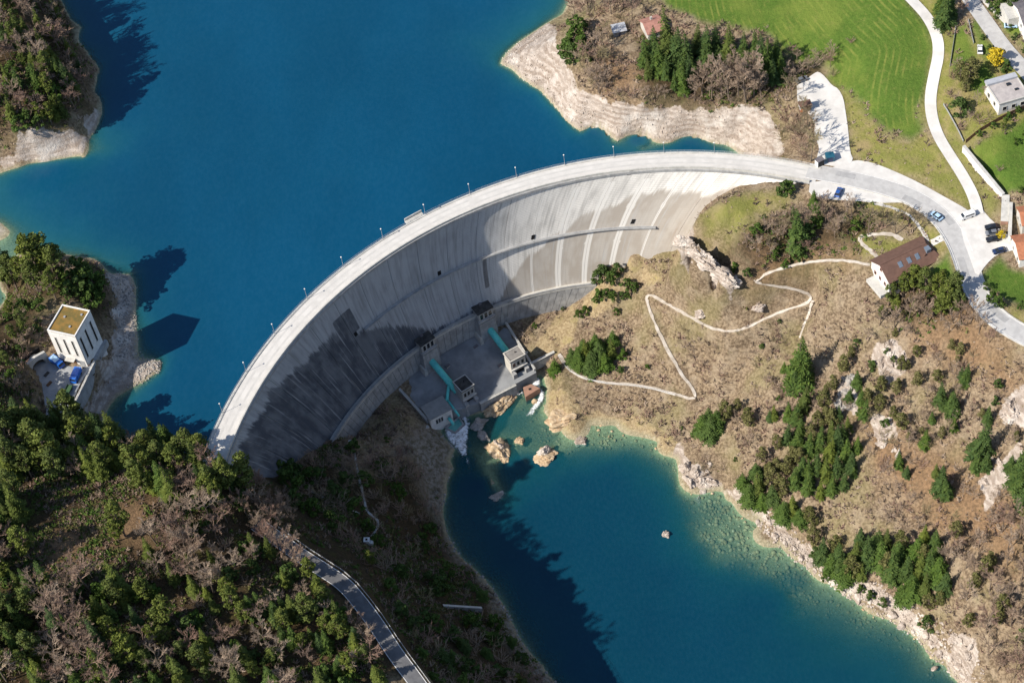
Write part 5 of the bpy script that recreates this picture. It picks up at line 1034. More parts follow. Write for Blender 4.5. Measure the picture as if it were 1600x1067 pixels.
def scatter_mesh(name, mat, pts, scl, lib, label):
    """many small pieces joined into one mesh; pts (n,3), scl (n,3)"""
    Vs, Fs, b = [], [], 0; r = np.random.default_rng(len(pts))
    for i, (p, s) in enumerate(zip(pts, scl)):
        v, f = lib[i % len(lib)]; a = r.uniform(0, 6.283); c_, s_ = math.cos(a), math.sin(a)
        w = v*s; w = np.stack([w[:, 0]*c_-w[:, 1]*s_, w[:, 0]*s_+w[:, 1]*c_, w[:, 2]], -1)+p; Vs.append(w); Fs.append(f+b); b += len(v)
    o = link(name, mesh(name, np.vstack(Vs), np.vstack(Fs), mat)); return prop(o, label, None, None, 'stuff')
def lib_of(me):
    v = np.empty(len(me.vertices)*3); me.vertices.foreach_get('co', v); f = np.array([p.vertices[:] for p in me.polygons]); return v.reshape(-1, 3), f
small = [lib_of(rockmesh(300+i, .25, 'rock', 1)) for i in range(6)]
def along(line, n, lo, hi, s0, s1, side=1, zf=None):
    q = dens(line, .5); P_, S_ = [], []
    for _ in range(n):
        j = rr.integers(1, len(q)-1); d = q[j+1]-q[j-1]; nn = np.array([-d[1], d[0]])/np.hypot(d[0], d[1])*side; o_ = rr.uniform(lo, hi); x, y = q[j][0]+nn[0]*o_, q[j][1]+nn[1]*o_
        s = rr.uniform(s0, s1)**1.0; P_.append((x, y, height(x, y)+.1*s)); S_.append((s, s*rr.uniform(.6, 1), s*rr.uniform(.4, .9)))
    return np.array(P_), np.array(S_)
a, b = along(shore_r, 1500, -1, 5.5, .15, .75, 1); scatter_mesh('shore_rubble', M['rock'], a, b, small, 'pale rubble along the right shore of the pool')
a, b = along([at(x, y, POOL) for x, y in SH_POOL_R], 700, -9, -.3, .2, .9); a[:, 2] = np.minimum(a[:, 2], POOL-.2); scatter_mesh('sunken_stones', M['rock_ochre'], a, b, small, 'stones lying under the shallow water')
a, b = along([at(x, y, POOL) for x, y in SH_POOL_L], 900, -7, 1., .15, .8, -1); scatter_mesh('bank_rubble', M['rock_grey'], a, b, small, 'grey rubble along the shaded shore of the pool')
pts = []
while len(pts) < 520:
    px, py = rr.uniform(1060, 1260), rr.uniform(780, 960)
    if abs((py-780)-(px-1060)*.9) > 95: continue
    p = ground(px, py)
    if -70.5 < p[2] < POOL-.5: pts.append(p)
s_ = .25+1.1*rr.random(len(pts))**2; scatter_mesh('sunken_stones', M['rock_ochre'], np.array(pts), np.c_[s_, s_*.8, s_*.5], small, 'field of sunken stones in the shallow bay')
a, b = along([at(x, y, LAKE) for x, y in SH_UR[3:16]], 700, -1.5, 7, .12, .5, 1); m_ = np.hypot(a[:, 0]-36.3, a[:, 1]-316.7) > 143; scatter_mesh('bank_rubble', M['rock'], a[m_], b[m_], small, 'loose pale stones on the bare reservoir bank')
a, b = along([at(x, y, LAKE) for x, y in SH_PEN[7:16]], 700, -1, 7, .12, .55, -1); scatter_mesh('bank_rubble', M['rock_grey'], a, b, small, 'grey stones on the bare bank below the pump house')
# ------------------------------------------------------------------ trees and bushes
def leafmat(name, c1, c2, c3, sc=.9, vary=.35):
    N = NT(name); p = N.pos(); oi = N.n('ObjectInfo').outputs['Random']
    c = N.mix(N.ramp(N.noise(p, sc, 4, .6), .33, .68), c1, c2); c = N.mix(N.math('MULTIPLY', oi, vary*2), c, c3)
    c = N.mix(N.math('MULTIPLY', N.ramp(N.noise(p, 4.5, 2), .45, .75), .4), c, tuple(x*.5 for x in c1)); N.base(c); N.rough(.75); N.b.inputs['Specular IOR Level'].default_value = .15
    tl = N.n('BsdfTranslucent'); N.l(c, tl.inputs[0]); mx = N.n('MixShader'); mx.inputs[0].default_value = .10; N.l(N.b.outputs[0], mx.inputs[1]); N.l(tl.outputs[0], mx.inputs[2]); N.l(mx.outputs[0], N.out.inputs[0]); return N.m
def barkmat(name, c1, c2, c3):
    N = NT(name); oi = N.n('ObjectInfo').outputs['Random']; p = N.pos()
    N.base(N.mix(oi, N.mix(N.noise(p, 1.2, 3), c1, c2), c3)); N.rough(.9); return N.m
M['spruce'] = leafmat('spruce_needles', (.045, .085, .016), (.115, .165, .028), (.035, .062, .028))
M['pine'] = leafmat('pine_needles', (.08, .11, .019), (.165, .185, .035), (.075, .10, .035), .8)
M['ever'] = leafmat('evergreen_leaves', (.045, .088, .014), (.095, .15, .024), (.06, .09, .03))
M['spruce_y'] = leafmat('light_spruce_needles', (.075, .105, .017), (.155, .18, .03), (.06, .085, .025))
M['yellow_leaf'] = leafmat('yellow_blossom', (.55, .40, .02), (.66, .50, .05), (.45, .35, .02))
M['olive_leaf'] = leafmat('olive_leaves', (.13, .13, .045), (.19, .17, .07), (.10, .11, .03))
M['bark'] = barkmat('bark', (.12, .085, .06), (.17, .13, .10), (.14, .11, .085))
M['twig'] = barkmat('grey_brown_twigs', (.35, .265, .195), (.43, .34, .26), (.30, .22, .16))
M['twig_red'] = barkmat('reddish_twigs', (.26, .165, .125), (.33, .215, .165), (.28, .20, .15))
M['twig_olive'] = barkmat('olive_twigs', (.27, .225, .115), (.34, .285, .16), (.25, .20, .13))
class TM:
    """triangle/quad soup builder"""
    def __init__(s): s.V = []; s.F = []; s.n = 0
    def bar(s, a, b, ra, rb, k=3):
        a, b = np.asarray(a), np.asarray(b); d = b-a; d = d/(np.linalg.norm(d)+1e-9); u = np.cross(d, (0, 0, 1) if abs(d[2]) < .95 else (1, 0, 0)); u /= np.linalg.norm(u); w = np.cross(d, u)
        A = np.arange(k)*2*math.pi/k; c = np.cos(A)[:, None]*u+np.sin(A)[:, None]*w
        s.V.append(np.vstack([a+ra*c, b+rb*c])); i0 = s.n
        for i in range(k): j = (i+1) % k; s.F.append((i0+i, i0+j, i0+k+j, i0+k+i))
        s.n += 2*k
    def quads(s, C, U, W):
        """diamond leaves: centres C, half axes U, W"""
        n = len(C); V = np.stack([C-U, C-W, C+U, C+W], 1).reshape(-1, 3); s.V.append(V); F = np.arange(s.n, s.n+4*n).reshape(-1, 4); s.F += [tuple(f) for f in F]; s.n += 4*n
    def mk(s, name, mat): return mesh(name, np.vstack(s.V), np.array(s.F), mat)
def unit(v): return v/(np.linalg.norm(v, axis=-1, keepdims=True)+1e-9)
def spruce_t(seed, H=10., slim=.19, tiers=19):
    r = np.random.default_rng(seed); tr = TM(); tr.bar((0, 0, -.6), (0, 0, H*.9), H*.017, H*.004, 6); m = TM()
    lean = r.normal(0, .012, 2)*H
    for t in range(tiers):
        f = t/(tiers-1); z = H*(.10+.87*f); R = H*slim*(1-f)**.82*(1+r.normal(0, .10))+.12; nb = int(9-4*f)
        a0 = r.uniform(0, 6.28)
        for b in range(nb):
            a = a0+6.283*b/nb+r.normal(0, .22); rr_ = R*r.uniform(.72, 1.18); dr = np.array([math.cos(a), math.sin(a), 0]); sd_ = np.array([-dr[1], dr[0], 0]); base = np.array([lean[0]*f, lean[1]*f, z])
            dz = -rr_*r.uniform(.28, .5)
            n = max(2, int(4*(1-f)+1.5)); s_ = (np.arange(n)+.7)/n
            C = base+dr*(rr_*s_)[:, None]+np.outer(s_**1.3, (0, 0, dz)); wd = rr_*.26*(1.15-s_*.75)+.06
            for sg in (-1, 1):
                Ua = unit(dr*.75+sd_*sg*.9+np.array([0, 0, -.32+r.normal(0, .2)]))*(wd[:, None]*1.15); Wa = unit(np.cross(Ua, (0, 0, 1.))+np.array([0, 0, r.normal(0, .25)]))*wd[:, None]*.55
                m.quads(C+Ua*.75, Ua, Wa)
            Uc = np.repeat((dr*.9+np.array([0, 0, dz/rr_]))[None], n, 0)*(rr_/n*.75); Wc = np.repeat((sd_*.5+np.array([0, 0, .5]))[None], n, 0)*wd[:, None]*.5; m.quads(C, Uc, Wc)
    top = np.array([[lean[0], lean[1], H*.97]]); m.quads(top, np.array([[0, 0, H*.045]]), np.array([[H*.008, 0, 0]])); m.quads(top, np.array([[0, 0, H*.045]]), np.array([[0, H*.008, 0]]))
    return tr.mk('trunk', M['bark']), m, H
def clumpy(seed, H, crown_z, R, nclump, leaf, per, mat, limb=True, shape=1., tw=.02):
    r = np.random.default_rng(seed); tr = TM(); bend = r.normal(0, .03, 2)*H
    tr.bar((0, 0, -.5), (bend[0]*.5, bend[1]*.5, H*.5), H*tw, H*tw*.7, 6); tr.bar((bend[0]*.5, bend[1]*.5, H*.5), (bend[0], bend[1], H*.92), H*tw*.7, H*tw*.25, 5); m = TM()
    for c in range(nclump):
        f = (c+.5)/nclump; z = H*(crown_z+(1-crown_z)*f*.95); prof = math.sin(math.pi*min(1, (f*.86+.14)))**.7*shape
        a = c*2.4+r.normal(0, .4); rad = R*prof*r.uniform(.35, 1.0); cen = np.array([bend[0]*f+rad*math.cos(a), bend[1]*f+rad*math.sin(a), z+r.normal(0, .02)*H])
        if limb: tr.bar((bend[0]*f, bend[1]*f, z-rad*.35), cen, H*.006, H*.003, 3)
        cr_ = R*r.uniform(.20, .42); dv = unit(r.normal(size=(per, 3)))*(r.uniform(.45, 1., (per, 1))**.5)*np.array([1.1, 1.1, .62])*cr_
        C = cen+dv; nn = unit(dv*np.array([1, 1, 1.6])+r.normal(0, .5, (per, 3))*cr_); U = unit(np.cross(nn, r.normal(size=(per, 3)))); W = np.cross(nn, U); ls = leaf*r.uniform(.6, 1.3, (per, 1))
        m.quads(C, U*ls, W*ls*.7)
    return tr.mk('trunk', M['bark']), m, H
def bare_t(seed, H=10., spread=.34, upright=.85, n1=11, n2=7, n3=9, trunk_f=.34, thick=1.):
    r = np.random.default_rng(seed); tr = TM(); m = TM(); tb = np.array([0, 0, -.5]); fork = np.array([*(r.normal(0, .02, 2)*H), H*trunk_f]); tip = fork+np.array([*(r.normal(0, .03, 2)*H), H*.45])
    tr.bar(tb, fork, H*.017, H*.012, 6); tr.bar(fork, tip, H*.012, H*.004, 5)
    tw = .040*thick*H/10.+.012
    for i in range(n1):
        f = r.uniform(0, 1); st = fork+(tip-fork)*f*.9-np.array([0, 0, H*.06*(1-f)]); a = i*2.4+r.normal(0, .3); up = upright*r.uniform(.7, 1.3)+.3*f
        d = unit(np.array([math.cos(a), math.sin(a), up])); ln = H*spread*r.uniform(.7, 1.15)*(1.1-.45*f); en = st+d*ln; mid_ = st+d*ln*.5+np.array([*(r.normal(0, .04, 2)*ln), -.03*ln]); m.bar(st, mid_, H*.007, H*.0045); m.bar(mid_, en, H*.0045, tw*.6)
        for j in range(n2):
            g_ = r.uniform(.25, 1.); s2 = st+(en-st)*g_; d2 = unit(d+r.normal(0, .55, 3)+np.array([0, 0, .28])); l2 = ln*r.uniform(.28, .55)*(1.2-.5*g_); e2 = s2+d2*l2; m.bar(s2, e2, tw*.9, tw*.5)
            for k in range(n3):
                g3 = r.uniform(.2, 1.); s3 = s2+(e2-s2)*g3; d3 = unit(d2+r.normal(0, .6, 3)+np.array([0, 0, .25])); m.bar(s3, s3+d3*l2*r.uniform(.3, .7), tw*.6, tw*.25)
    return tr.mk('trunk', M['bark']), m, H
def twiggy_bush(seed, H=2., n=16, k=5, thick=1.):
    r = np.random.default_rng(seed); m = TM()
    for i in range(n):
        a = r.uniform(0, 6.28); d = unit(np.array([math.cos(a)*.75, math.sin(a)*.75, r.uniform(.5, 1.4)])); ln = H*r.uniform(.6, 1.); b = np.array([*(r.normal(0, .12, 2)*H), -.1]); e = b+d*ln; m.bar(b, e, .035*thick, .018*thick)
        for j in range(k):
            g_ = r.uniform(.3, 1.); s2 = b+(e-b)*g_; d2 = unit(d+r.normal(0, .6, 3)+np.array([0, 0, .2])); m.bar(s2, s2+d2*ln*r.uniform(.2, .45), .022*thick, .01*thick)
    return m, H
def mk3(fn, mats, seeds, **kw):
    out = []
    for s in seeds:
        t, m, H = fn(s, **kw)
        for mt in mats: out.append((t, m.mk('crown' if 'twig' not in mt else 'branches', M[mt]), H))
    return out
LIB = {
 'spruce': mk3(spruce_t, ['spruce'], range(1, 6)), 'slim': mk3(spruce_t, ['spruce'], range(6, 9), slim=.125, tiers=20), 'wide': mk3(spruce_t, ['ever'], range(9, 12), slim=.28, tiers=14),
 'larch': mk3(spruce_t, ['spruce_y'], range(12, 16), slim=.17, tiers=18),
 'pine': mk3(clumpy, ['pine'], range(20, 26), H=10., crown_z=.30, R=1.85, nclump=32, leaf=.19, per=62, mat='pine'),
 'grey': mk3(clumpy, ['olive_leaf'], range(30, 33), H=8., crown_z=.15, R=1.6, nclump=26, leaf=.19, per=52, mat='olive_leaf'),
 'ever': mk3(clumpy, ['ever'], range(40, 44), H=4., crown_z=.10, R=1.5, nclump=13, leaf=.23, per=48, mat='ever', shape=1.05, tw=.02),
 'yellow': mk3(clumpy, ['yellow_leaf'], [50], H=5., crown_z=.12, R=2.6, nclump=22, leaf=.24, per=60, mat='yellow_leaf'),
 'bare': mk3(bare_t, ['twig', 'twig_red'], range(60, 64)), 'tall': mk3(bare_t, ['twig'], range(70, 74), spread=.24, upright=1.25, n1=15, trunk_f=.28), 'olivebare': mk3(bare_t, ['twig_olive'], range(80, 83), spread=.34, upright=.8, n1=11),
}
BUSH = []
for s in range(90, 94):
    m, H = twiggy_bush(s)
    for mt in ('twig', 'twig_red', 'twig_olive'): BUSH.append((None, m.mk('branches', M[mt]), H))
LIB['bush'] = BUSH
KIND = {'spruce': ('spruce_tree', 'dark green spruce', 'tree', 'spruce trees'), 'slim': ('spruce_tree', 'slim dark spruce', 'tree', 'spruce trees'), 'wide': ('fir_tree', 'broad green conifer', 'tree', 'conifers'), 'larch': ('light_spruce', 'yellow-green feathery conifer', 'tree', 'light conifers'), 'pine': ('pine_tree', 'yellow-green pine', 'tree', 'pine trees'),
        'grey': ('olive_tree_shape', 'grey-green rounded tree', 'tree', 'grey-green trees'), 'ever': ('evergreen_bush', 'dense green bush', 'bush', 'evergreen bushes'), 'yellow': ('blossom_bush', 'bright yellow bush', 'bush', None),
        'bare': ('bare_tree', 'leafless brown tree', 'tree', 'bare trees'), 'tall': ('bare_tree', 'tall upright leafless tree', 'tree', 'bare trees'), 'olivebare': ('bare_tree', 'olive-tinged leafless tree', 'tree', 'bare trees'), 'bush': ('bare_bush', 'bare twiggy bush', 'bush', 'bare bushes')}
KIND['grey'] = ('leafy_tree', 'grey-green rounded tree', 'tree', 'grey-green trees')
PLANTS = []       # (px, py, kind, height, place phrase)
def T_(place, kind, *lst):
    for i_, q in enumerate(lst): PLANTS.append((q[0], q[1], 'larch' if kind in ('spruce', 'wide') and len(lst) > 4 and i_ % 4 == 2 else kind, q[2] if len(q) > 2 else 7., place))
def scat(place, poly, n, kinds, seed, mind=5., avoid=()):
    r = np.random.default_rng(seed); xs = [p[0] for p in poly]; ys = [p[1] for p in poly]; got = []; tries = 0
    while len(got) < n and tries < n*60:
        tries += 1; x, y = r.uniform(min(xs), max(xs)), r.uniform(min(ys), max(ys))
        if not inpoly(poly, np.array([x]), np.array([y]))[0]: continue
        if any(inpoly(a, np.array([x]), np.array([y]))[0] for a in avoid): continue
        if any((x-a)**2+((y-b)*1.25)**2 < (mind*3.7)**2/4 for a, b in got): continue
        got.append((x, y)); ks, ws, hs = zip(*kinds); i = r.choice(len(ks), p=np.array(ws)/sum(ws)); lo, hi = hs[i]; PLANTS.append((x, y, ks[i], r.uniform(lo, hi), place))
# right-hand slope, from the dam down to the shore
T_('on the tip of the grassy knoll by the dam', 'ever', (1224, 304, 5.), (1234, 300, 4.))
T_('on the wooded side of the knoll', 'spruce', (1246, 388, 17.), (1272, 322, 7.), (1240, 350, 8.))
T_('on the wooded side of the knoll', 'ever', (1212, 404, 4.), (1168, 432, 3.4), (1250, 405, 4), (1275, 345, 5), (1150, 425, 3.5), (1228, 418, 3), (1262, 370, 5))
T_('on the spur right of the dam foot', 'ever', (933, 440, 4.6), (944, 436, 5.4), (957, 440, 4.6), (966, 428, 4.2), (981, 450, 4.2), (992, 454, 3.8), (936, 470, 4.2), (948, 464, 3.6), (958, 468, 4.), (972, 466, 2.6), (982, 466, 2.6), (905, 495, 3.), (915, 490, 3.2), (964, 490, 2.2), (880, 485, 1.6))
T_('above the lowest leg of the zig-zag path', 'wide', (895, 566, 7.), (906, 572, 8), (917, 563, 9), (926, 577, 8), (938, 566, 9.5), (946, 575, 7), (956, 560, 8.5), (958, 538, 6), (932, 548, 8.), (911, 555, 7.))
T_('above the lowest leg of the zig-zag path', 'ever', (970, 582, 2.8), (974, 560, 3.5), (1012, 575, 1.8))
T_('alone at the bottom end of the zig-zag path', 'wide', (868, 584, 7.))
T_('below the lowest bend of the zig-zag path', 'wide', (1098, 672, 7.5), (1110, 682, 8.5), (1120, 668, 8.), (1108, 662, 7.))
T_('below the lowest bend of the zig-zag path', 'grey', (1136, 656, 7.5), (1168, 660, 6.), (1152, 640, 5.))
T_('in the tall clump under the upper hairpin', 'spruce', (1249, 598, 20.), (1240, 612, 10.), (1256, 640, 11.), (1244, 660, 9.), (1232, 655, 8.), (1250, 680, 8), (1210, 655, 7))
T_('in the tall clump under the upper hairpin', 'grey', (1288, 640, 8.5), (1300, 665, 8.), (1278, 672, 8.), (1318, 580, 8.), (1300, 610, 6.5))
T_('in the dark clump on the right slope', 'spruce', (1264, 712, 10.), (1280, 702, 10.), (1296, 716, 9.), (1310, 700, 10.), (1322, 718, 9.), (1276, 738, 9.), (1292, 750, 10.), (1308, 742, 9.), (1256, 742, 9.), (1262, 770, 9.), (1282, 776, 7.), (1242, 760, 9.), (1316, 690, 8))
T_('in the dark clump on the right slope', 'grey', (1228, 742, 7.), (1236, 725, 7.), (1250, 725, 7.), (1214, 740, 6.), (1268, 690, 7.))
T_('at the shore below the dark clump', 'wide', (1160, 760, 6.), (1172, 782, 8.), (1186, 770, 9.), (1192, 792, 7.), (1208, 785, 8.), (1224, 808, 8.), (1238, 800, 8.), (1182, 745, 7.), (1250, 815, 6))
T_('at the shore below the dark clump', 'grey', (1205, 762, 8.), (1220, 775, 8.), (1262, 812, 6.5), (1272, 822, 6.))
T_('next to the pale outcrops on the slope', 'spruce', (1350, 652, 8.), (1346, 630, 6.), (1334, 745, 4.))
T_('next to the pale outcrops on the slope', 'grey', (1372, 640, 6.5), (1400, 615, 5.), (1395, 655, 5.), (1378, 610, 5.), (1330, 560, 4.5), (1420, 690, 4.5))
T_('in the middle of the brown right slope', 'spruce', (1470, 632, 9.), (1489, 650, 9.5), (1484, 640, 7.))
T_('left of the tall right-edge spruce', 'spruce', (1470, 768, 11.), (1478, 776, 9.), (1462, 745, 6.), (1490, 672, 5.), (1456, 660, 5))
T_('near the right edge of the brown slope', 'spruce', (1530, 715, 15.), (1540, 735, 8.), (1524, 735, 8.))
T_('cut off by the right edge', 'spruce', (1592, 762, 14.), (1600, 745, 12.), (1578, 735, 7.), (1604, 790, 12))
for place, pts in (('in the left half of the shore conifer wood', [(1284, 880, 12.), (1298, 892, 10.), (1312, 882, 11.), (1322, 905, 10.), (1334, 880, 11.), (1346, 905, 9.), (1356, 880, 13.), (1366, 862, 12.), (1345, 850, 8.), (1378, 880, 12.)]), ('in the right half of the shore conifer wood', [(1394, 905, 13.), (1402, 880, 12.), (1416, 905, 11.), (1424, 930, 12.), (1436, 900, 11.), (1446, 928, 12.), (1452, 895, 12.), (1466, 900, 11.), (1476, 925, 10.), (1432, 870, 11.), (1462, 860, 10.), (1410, 935, 8.), (1444, 845, 7.), (1384, 855, 10)])):
    T_(place, 'spruce', *pts[::2]); T_(place, 'wide', *[(x, y, h*.85) for x, y, h in pts[1::2]])
T_('among the dark conifers above the lower shore', 'grey', (1330, 900, 9.), (1385, 895, 9.), (1408, 860, 8.), (1272, 850, 8), (1302, 862, 7), (1440, 880, 8), (1450, 950, 7), (1468, 945, 6))
T_('low on the lower right shore', 'ever', (1449, 980, 5.), (1275, 870, 4.), (1290, 905, 3.), (1360, 935, 3.5), (1345, 925, 3), (1600, 1000, 4), (1380, 945, 3))
scat('high on the brown right slope', [(1150, 640), (1300, 530), (1500, 520), (1600, 600), (1600, 700), (1400, 740), (1200, 650)], 70, [('bush', 3, (1.8, 3.6)), ('bare', .8, (3, 5.5)), ('grey', 1, (2.5, 4.5)), ('ever', .8, (1.5, 3.))], 1, 5)
scat('among the scattered trees of the open right slope', [(1290, 590), (1480, 540), (1590, 620), (1520, 700), (1420, 780), (1330, 770), (1330, 680)], 34, [('grey', 2, (4, 6.5)), ('spruce', 1.6, (4, 8)), ('olivebare', 2, (4, 6)), ('ever', 1, (2, 3.5))], 31, 4.4)
scat('on the slope left of the dark clump', [(1130, 640), (1230, 560), (1240, 640), (1200, 730), (1150, 740)], 16, [('grey', 2, (3.5, 5.5)), ('olivebare', 2, (3.5, 5.5)), ('bush', 2, (2, 3)), ('spruce', .6, (4, 6))], 32, 4)
scat('on the slope above the lower conifers', [(1330, 760), (1450, 740), (1600, 780), (1600, 830), (1480, 830), (1330, 830)], 14, [('bush', 2, (2, 3.)), ('bare', 2, (3.5, 6))], 2, 5)
scat('in the bare wood at the lower right', [(1480, 830), (1600, 800), (1620, 900), (1620, 960), (1500, 960), (1480, 900)], 30, [('bare', 3, (6, 9)), ('tall', 2, (7, 10)), ('grey', 1, (5, 7)), ('bush', 1, (2, 3))], 3, 4.2)
scat('in the bare wood at the bottom right corner', [(1500, 960), (1620, 960), (1620, 1090), (1530, 1060)], 22, [('bare', 3, (6, 9)), ('tall', 1, (7, 10)), ('grey', 1.3, (4, 7)), ('bush', 1.5, (2, 3))], 4, 4.)
scat('on the brush above the right bank', [(960, 640), (1040, 640), (1150, 720), (1120, 750), (1030, 690)], 12, [('bush', 3, (1.2, 2.5)), ('ever', 1, (1.2, 2.4))], 5, 5)
scat('on the brush inside the zig-zag path', [(1030, 480), (1110, 520), (1240, 490), (1260, 540), (1120, 600), (1070, 560)], 34, [('bush', 4, (1, 2.4)), ('ever', .6, (1, 2.))], 6, 5)
# knoll wood and trees round the brown-roofed house
scat('on the wooded side of the knoll', [(1150, 395), (1210, 340), (1330, 315), (1345, 370), (1250, 400), (1180, 430)], 34, [('bare', 3, (5, 8.5)), ('tall', 1, (7, 10)), ('olivebare', 2, (5, 8)), ('ever', .6, (3, 4)), ('bush', 1, (2, 3))], 8, 4.)
T_('behind the brown-roofed house', 'olivebare', (1357, 368, 11.), (1400, 366, 9.), (1425, 362, 8.), (1380, 352, 7.), (1440, 360, 7.), (1412, 345, 6))
T_('in front of the brown-roofed house', 'pine', (1388, 478, 9.), (1412, 462, 9.), (1428, 455, 10), (1445, 462, 10.), (1462, 470, 11.), (1478, 490, 11.), (1490, 470, 11.), (1496, 492, 9.), (1470, 500, 9.), (1400, 490, 6), (1376, 498, 5.))
T_('in front of the brown-roofed house', 'tall', (1420, 500, 11.), (1436, 492, 10.), (1398, 512, 9.), (1450, 505, 10.), (1374, 508, 8.))
T_('beside the shaded stretch of the main road', 'bare', (1498, 510, 9.), (1516, 505, 9.), (1482, 520, 8.), (1530, 520, 7.), (1546, 535, 6.))
T_('on the slope of grass inside the road bend', 'ever', (1548, 470, 3.5), (1560, 478, 4.), (1597, 482, 3.), (1540, 452, 2.5))
# upper-right headland
T_('in the dark conifer clump on the headland', 'spruce', (1008, 104, 11.), (1022, 98, 13.), (1045, 96, 20.), (1030, 114, 11.), (1056, 102, 15.), (1074, 110, 14.), (1014, 122, 8.), (1040, 122, 9.), (1064, 125, 8))
T_('in the dark conifer clump on the headland', 'slim', (1070, 148, 13.), (1080, 135, 12.), (1054, 140, 8.))
T_('behind the bare trees on the headland', 'spruce', (1104, 96, 13.), (1120, 90, 12.), (1140, 92, 13.), (1190, 104, 12.), (1204, 112, 12.), (1180, 96, 11.), (1090, 84, 11), (1160, 100, 11))
T_('at the left tip of the headland wood', 'ever', (884, 86, 6.), (893, 96, 6.), (898, 70, 7.), (905, 54, 7.), (914, 96, 5.), (910, 80, 6))
T_('in the row of bare trees on the headland', 'tall', (1097, 150, 12.), (1112, 156, 11.), (1128, 150, 13.), (1140, 158, 13.), (1154, 152, 13.), (1166, 160, 14.), (1178, 150, 13.), (1190, 156, 11.), (1120, 138, 11.), (1148, 136, 12.), (1172, 135, 12.), (1085, 158, 9))
scat('on the left part of the headland', [(885, 20), (985, -5), (990, 40), (950, 75), (960, 140), (925, 150), (900, 110), (920, 60)], 34, [('bare', 3, (5, 9)), ('bush', 1.5, (2, 3)), ('olivebare', 1, (4, 7))], 9, 4.2)
scat('behind the cottage on the headland', [(900, 10), (960, -20), (1030, -20), (1015, 12), (950, 25)], 14, [('bare', 3, (7, 10))], 10, 4.)
scat('on the bank edge below the headland wood', [(925, 140), (1010, 150), (1100, 150), (1200, 158), (1190, 166), (1060, 160), (960, 156)], 24, [('bush', 3, (1.5, 2.8)), ('bare', 1, (3.5, 6)), ('olivebare', 1, (3.5, 6))], 11, 4)
scat('in the brown thicket above the gravel ground', [(1215, 95), (1300, 85), (1302, 105), (1270, 112), (1225, 128)], 14, [('bush', 2, (2.5, 3.5)), ('bare', 2, (4, 6))], 12, 4)
T_('beside the gravel parking ground', 'olivebare', (1237, 156, 9.), (1267, 252, 11.), (1264, 224, 9.), (1262, 200, 8.), (1256, 182, 7.), (1250, 214, 6.))
scat('on the earth bank below the gravel ground', [(1215, 185), (1260, 190), (1262, 245), (1235, 240), (1215, 215)], 14, [('bush', 3, (1.5, 3)), ('olivebare', 1, (3, 5))], 13, 3.6)
T_('at the meadow edge near the gravel ground', 'bush', (1302, 118, 2.4), (1330, 66, 2.), (1296, 92, 3))
# village gardens
T_('as hedge along the village road', 'ever', (1577, 48, 2.2), (1585, 62, 2.4), (1600, 84, 2.2), (1548, 18, 2.6), (1556, 28, 2.4), (1536, 62, 1.8), (1546, 78, 1.8))
T_('around the walled lawn', 'ever', (1530, 214, 2.4), (1552, 200, 2.2), (1575, 188, 2.6), (1590, 176, 2.4), (1596, 300, 2.2), (1586, 226, 2.4), (1604, 215, 3))
T_('in the garden left of the flat-roofed house', 'olivebare', (1526, 165, 5), (1494, 165, 4.5), (1515, 190, 4), (1538, 150, 4), (1496, 112, 5))
T_('in the dark clump on the right slope', 'spruce', (1230, 692, 8), (1246, 704, 9), (1300, 690, 9), (1330, 736, 8), (1264, 752, 9), (1310, 660, 7), (1326, 676, 7), (1338, 705, 7), (1300, 770, 8), (1318, 762, 7))
T_('on the slope left of the dark clump', 'grey', (1200, 742, 6), (1190, 722, 6), (1215, 702, 6), (1286, 662, 7))
T_('at the right end of the headland wood', 'spruce', (1198, 118, 12), (1212, 104, 11), (1208, 128, 9), (1222, 118, 9))
T_('beside the lane at the top right', 'spruce', (1474, 40, 13.), (1484, 30, 10.), (1468, 20, 9))
T_('beside the lane at the top right', 'bare', (1505, 24, 6.), (1500, 12, 6))
T_('next to the flat-roofed grey house', 'yellow', (1556, 98, 5.2))
T_('in the garden left of the flat-roofed house', 'grey', (1512, 132, 8.), (1500, 128, 7.), (1520, 116, 6.5), (1508, 145, 5.))
T_('in the garden left of the flat-roofed house', 'ever', (1500, 178, 5.5), (1572, 112, 4.), (1560, 14, 4), (1545, 4, 3), (1580, 16, 5))
T_('in the garden left of the flat-roofed house', 'bush', (1488, 122, 3.), (1532, 190, 3.), (1500, 202, 2.5), (1545, 182, 2.5), (1486, 150, 2.5), (1520, 110, 3.5))
T_('inside the walled lawn at the right', 'pine', (1566, 205, 5.))
T_('inside the walled lawn at the right', 'bush', (1540, 215, 2.), (1530, 225, 1.6), (1562, 266, 2.))
T_('beside the parked cars', 'yellow', (1564, 371, 2.4))
# top-left headland
scat('on the lit top of the upper left headland', [(-20, -20), (80, -20), (95, 40), (110, 90), (60, 110), (-20, 110)], 44, [('bare', 4, (7, 11)), ('tall', 1, (8, 11)), ('larch', 1, (6, 9)), ('pine', 1, (6, 9)), ('spruce', .6, (6, 9))], 14, 4.2)
scat('low on the upper left headland', [(-20, 110), (115, 70), (138, 130), (128, 185), (60, 205), (-20, 215)], 48, [('pine', 1.2, (6, 9)), ('larch', 1.4, (6, 9)), ('ever', 1.5, (4, 6)), ('bare', 1.8, (5, 8)), ('spruce', .8, (6, 9))], 15, 4.2)
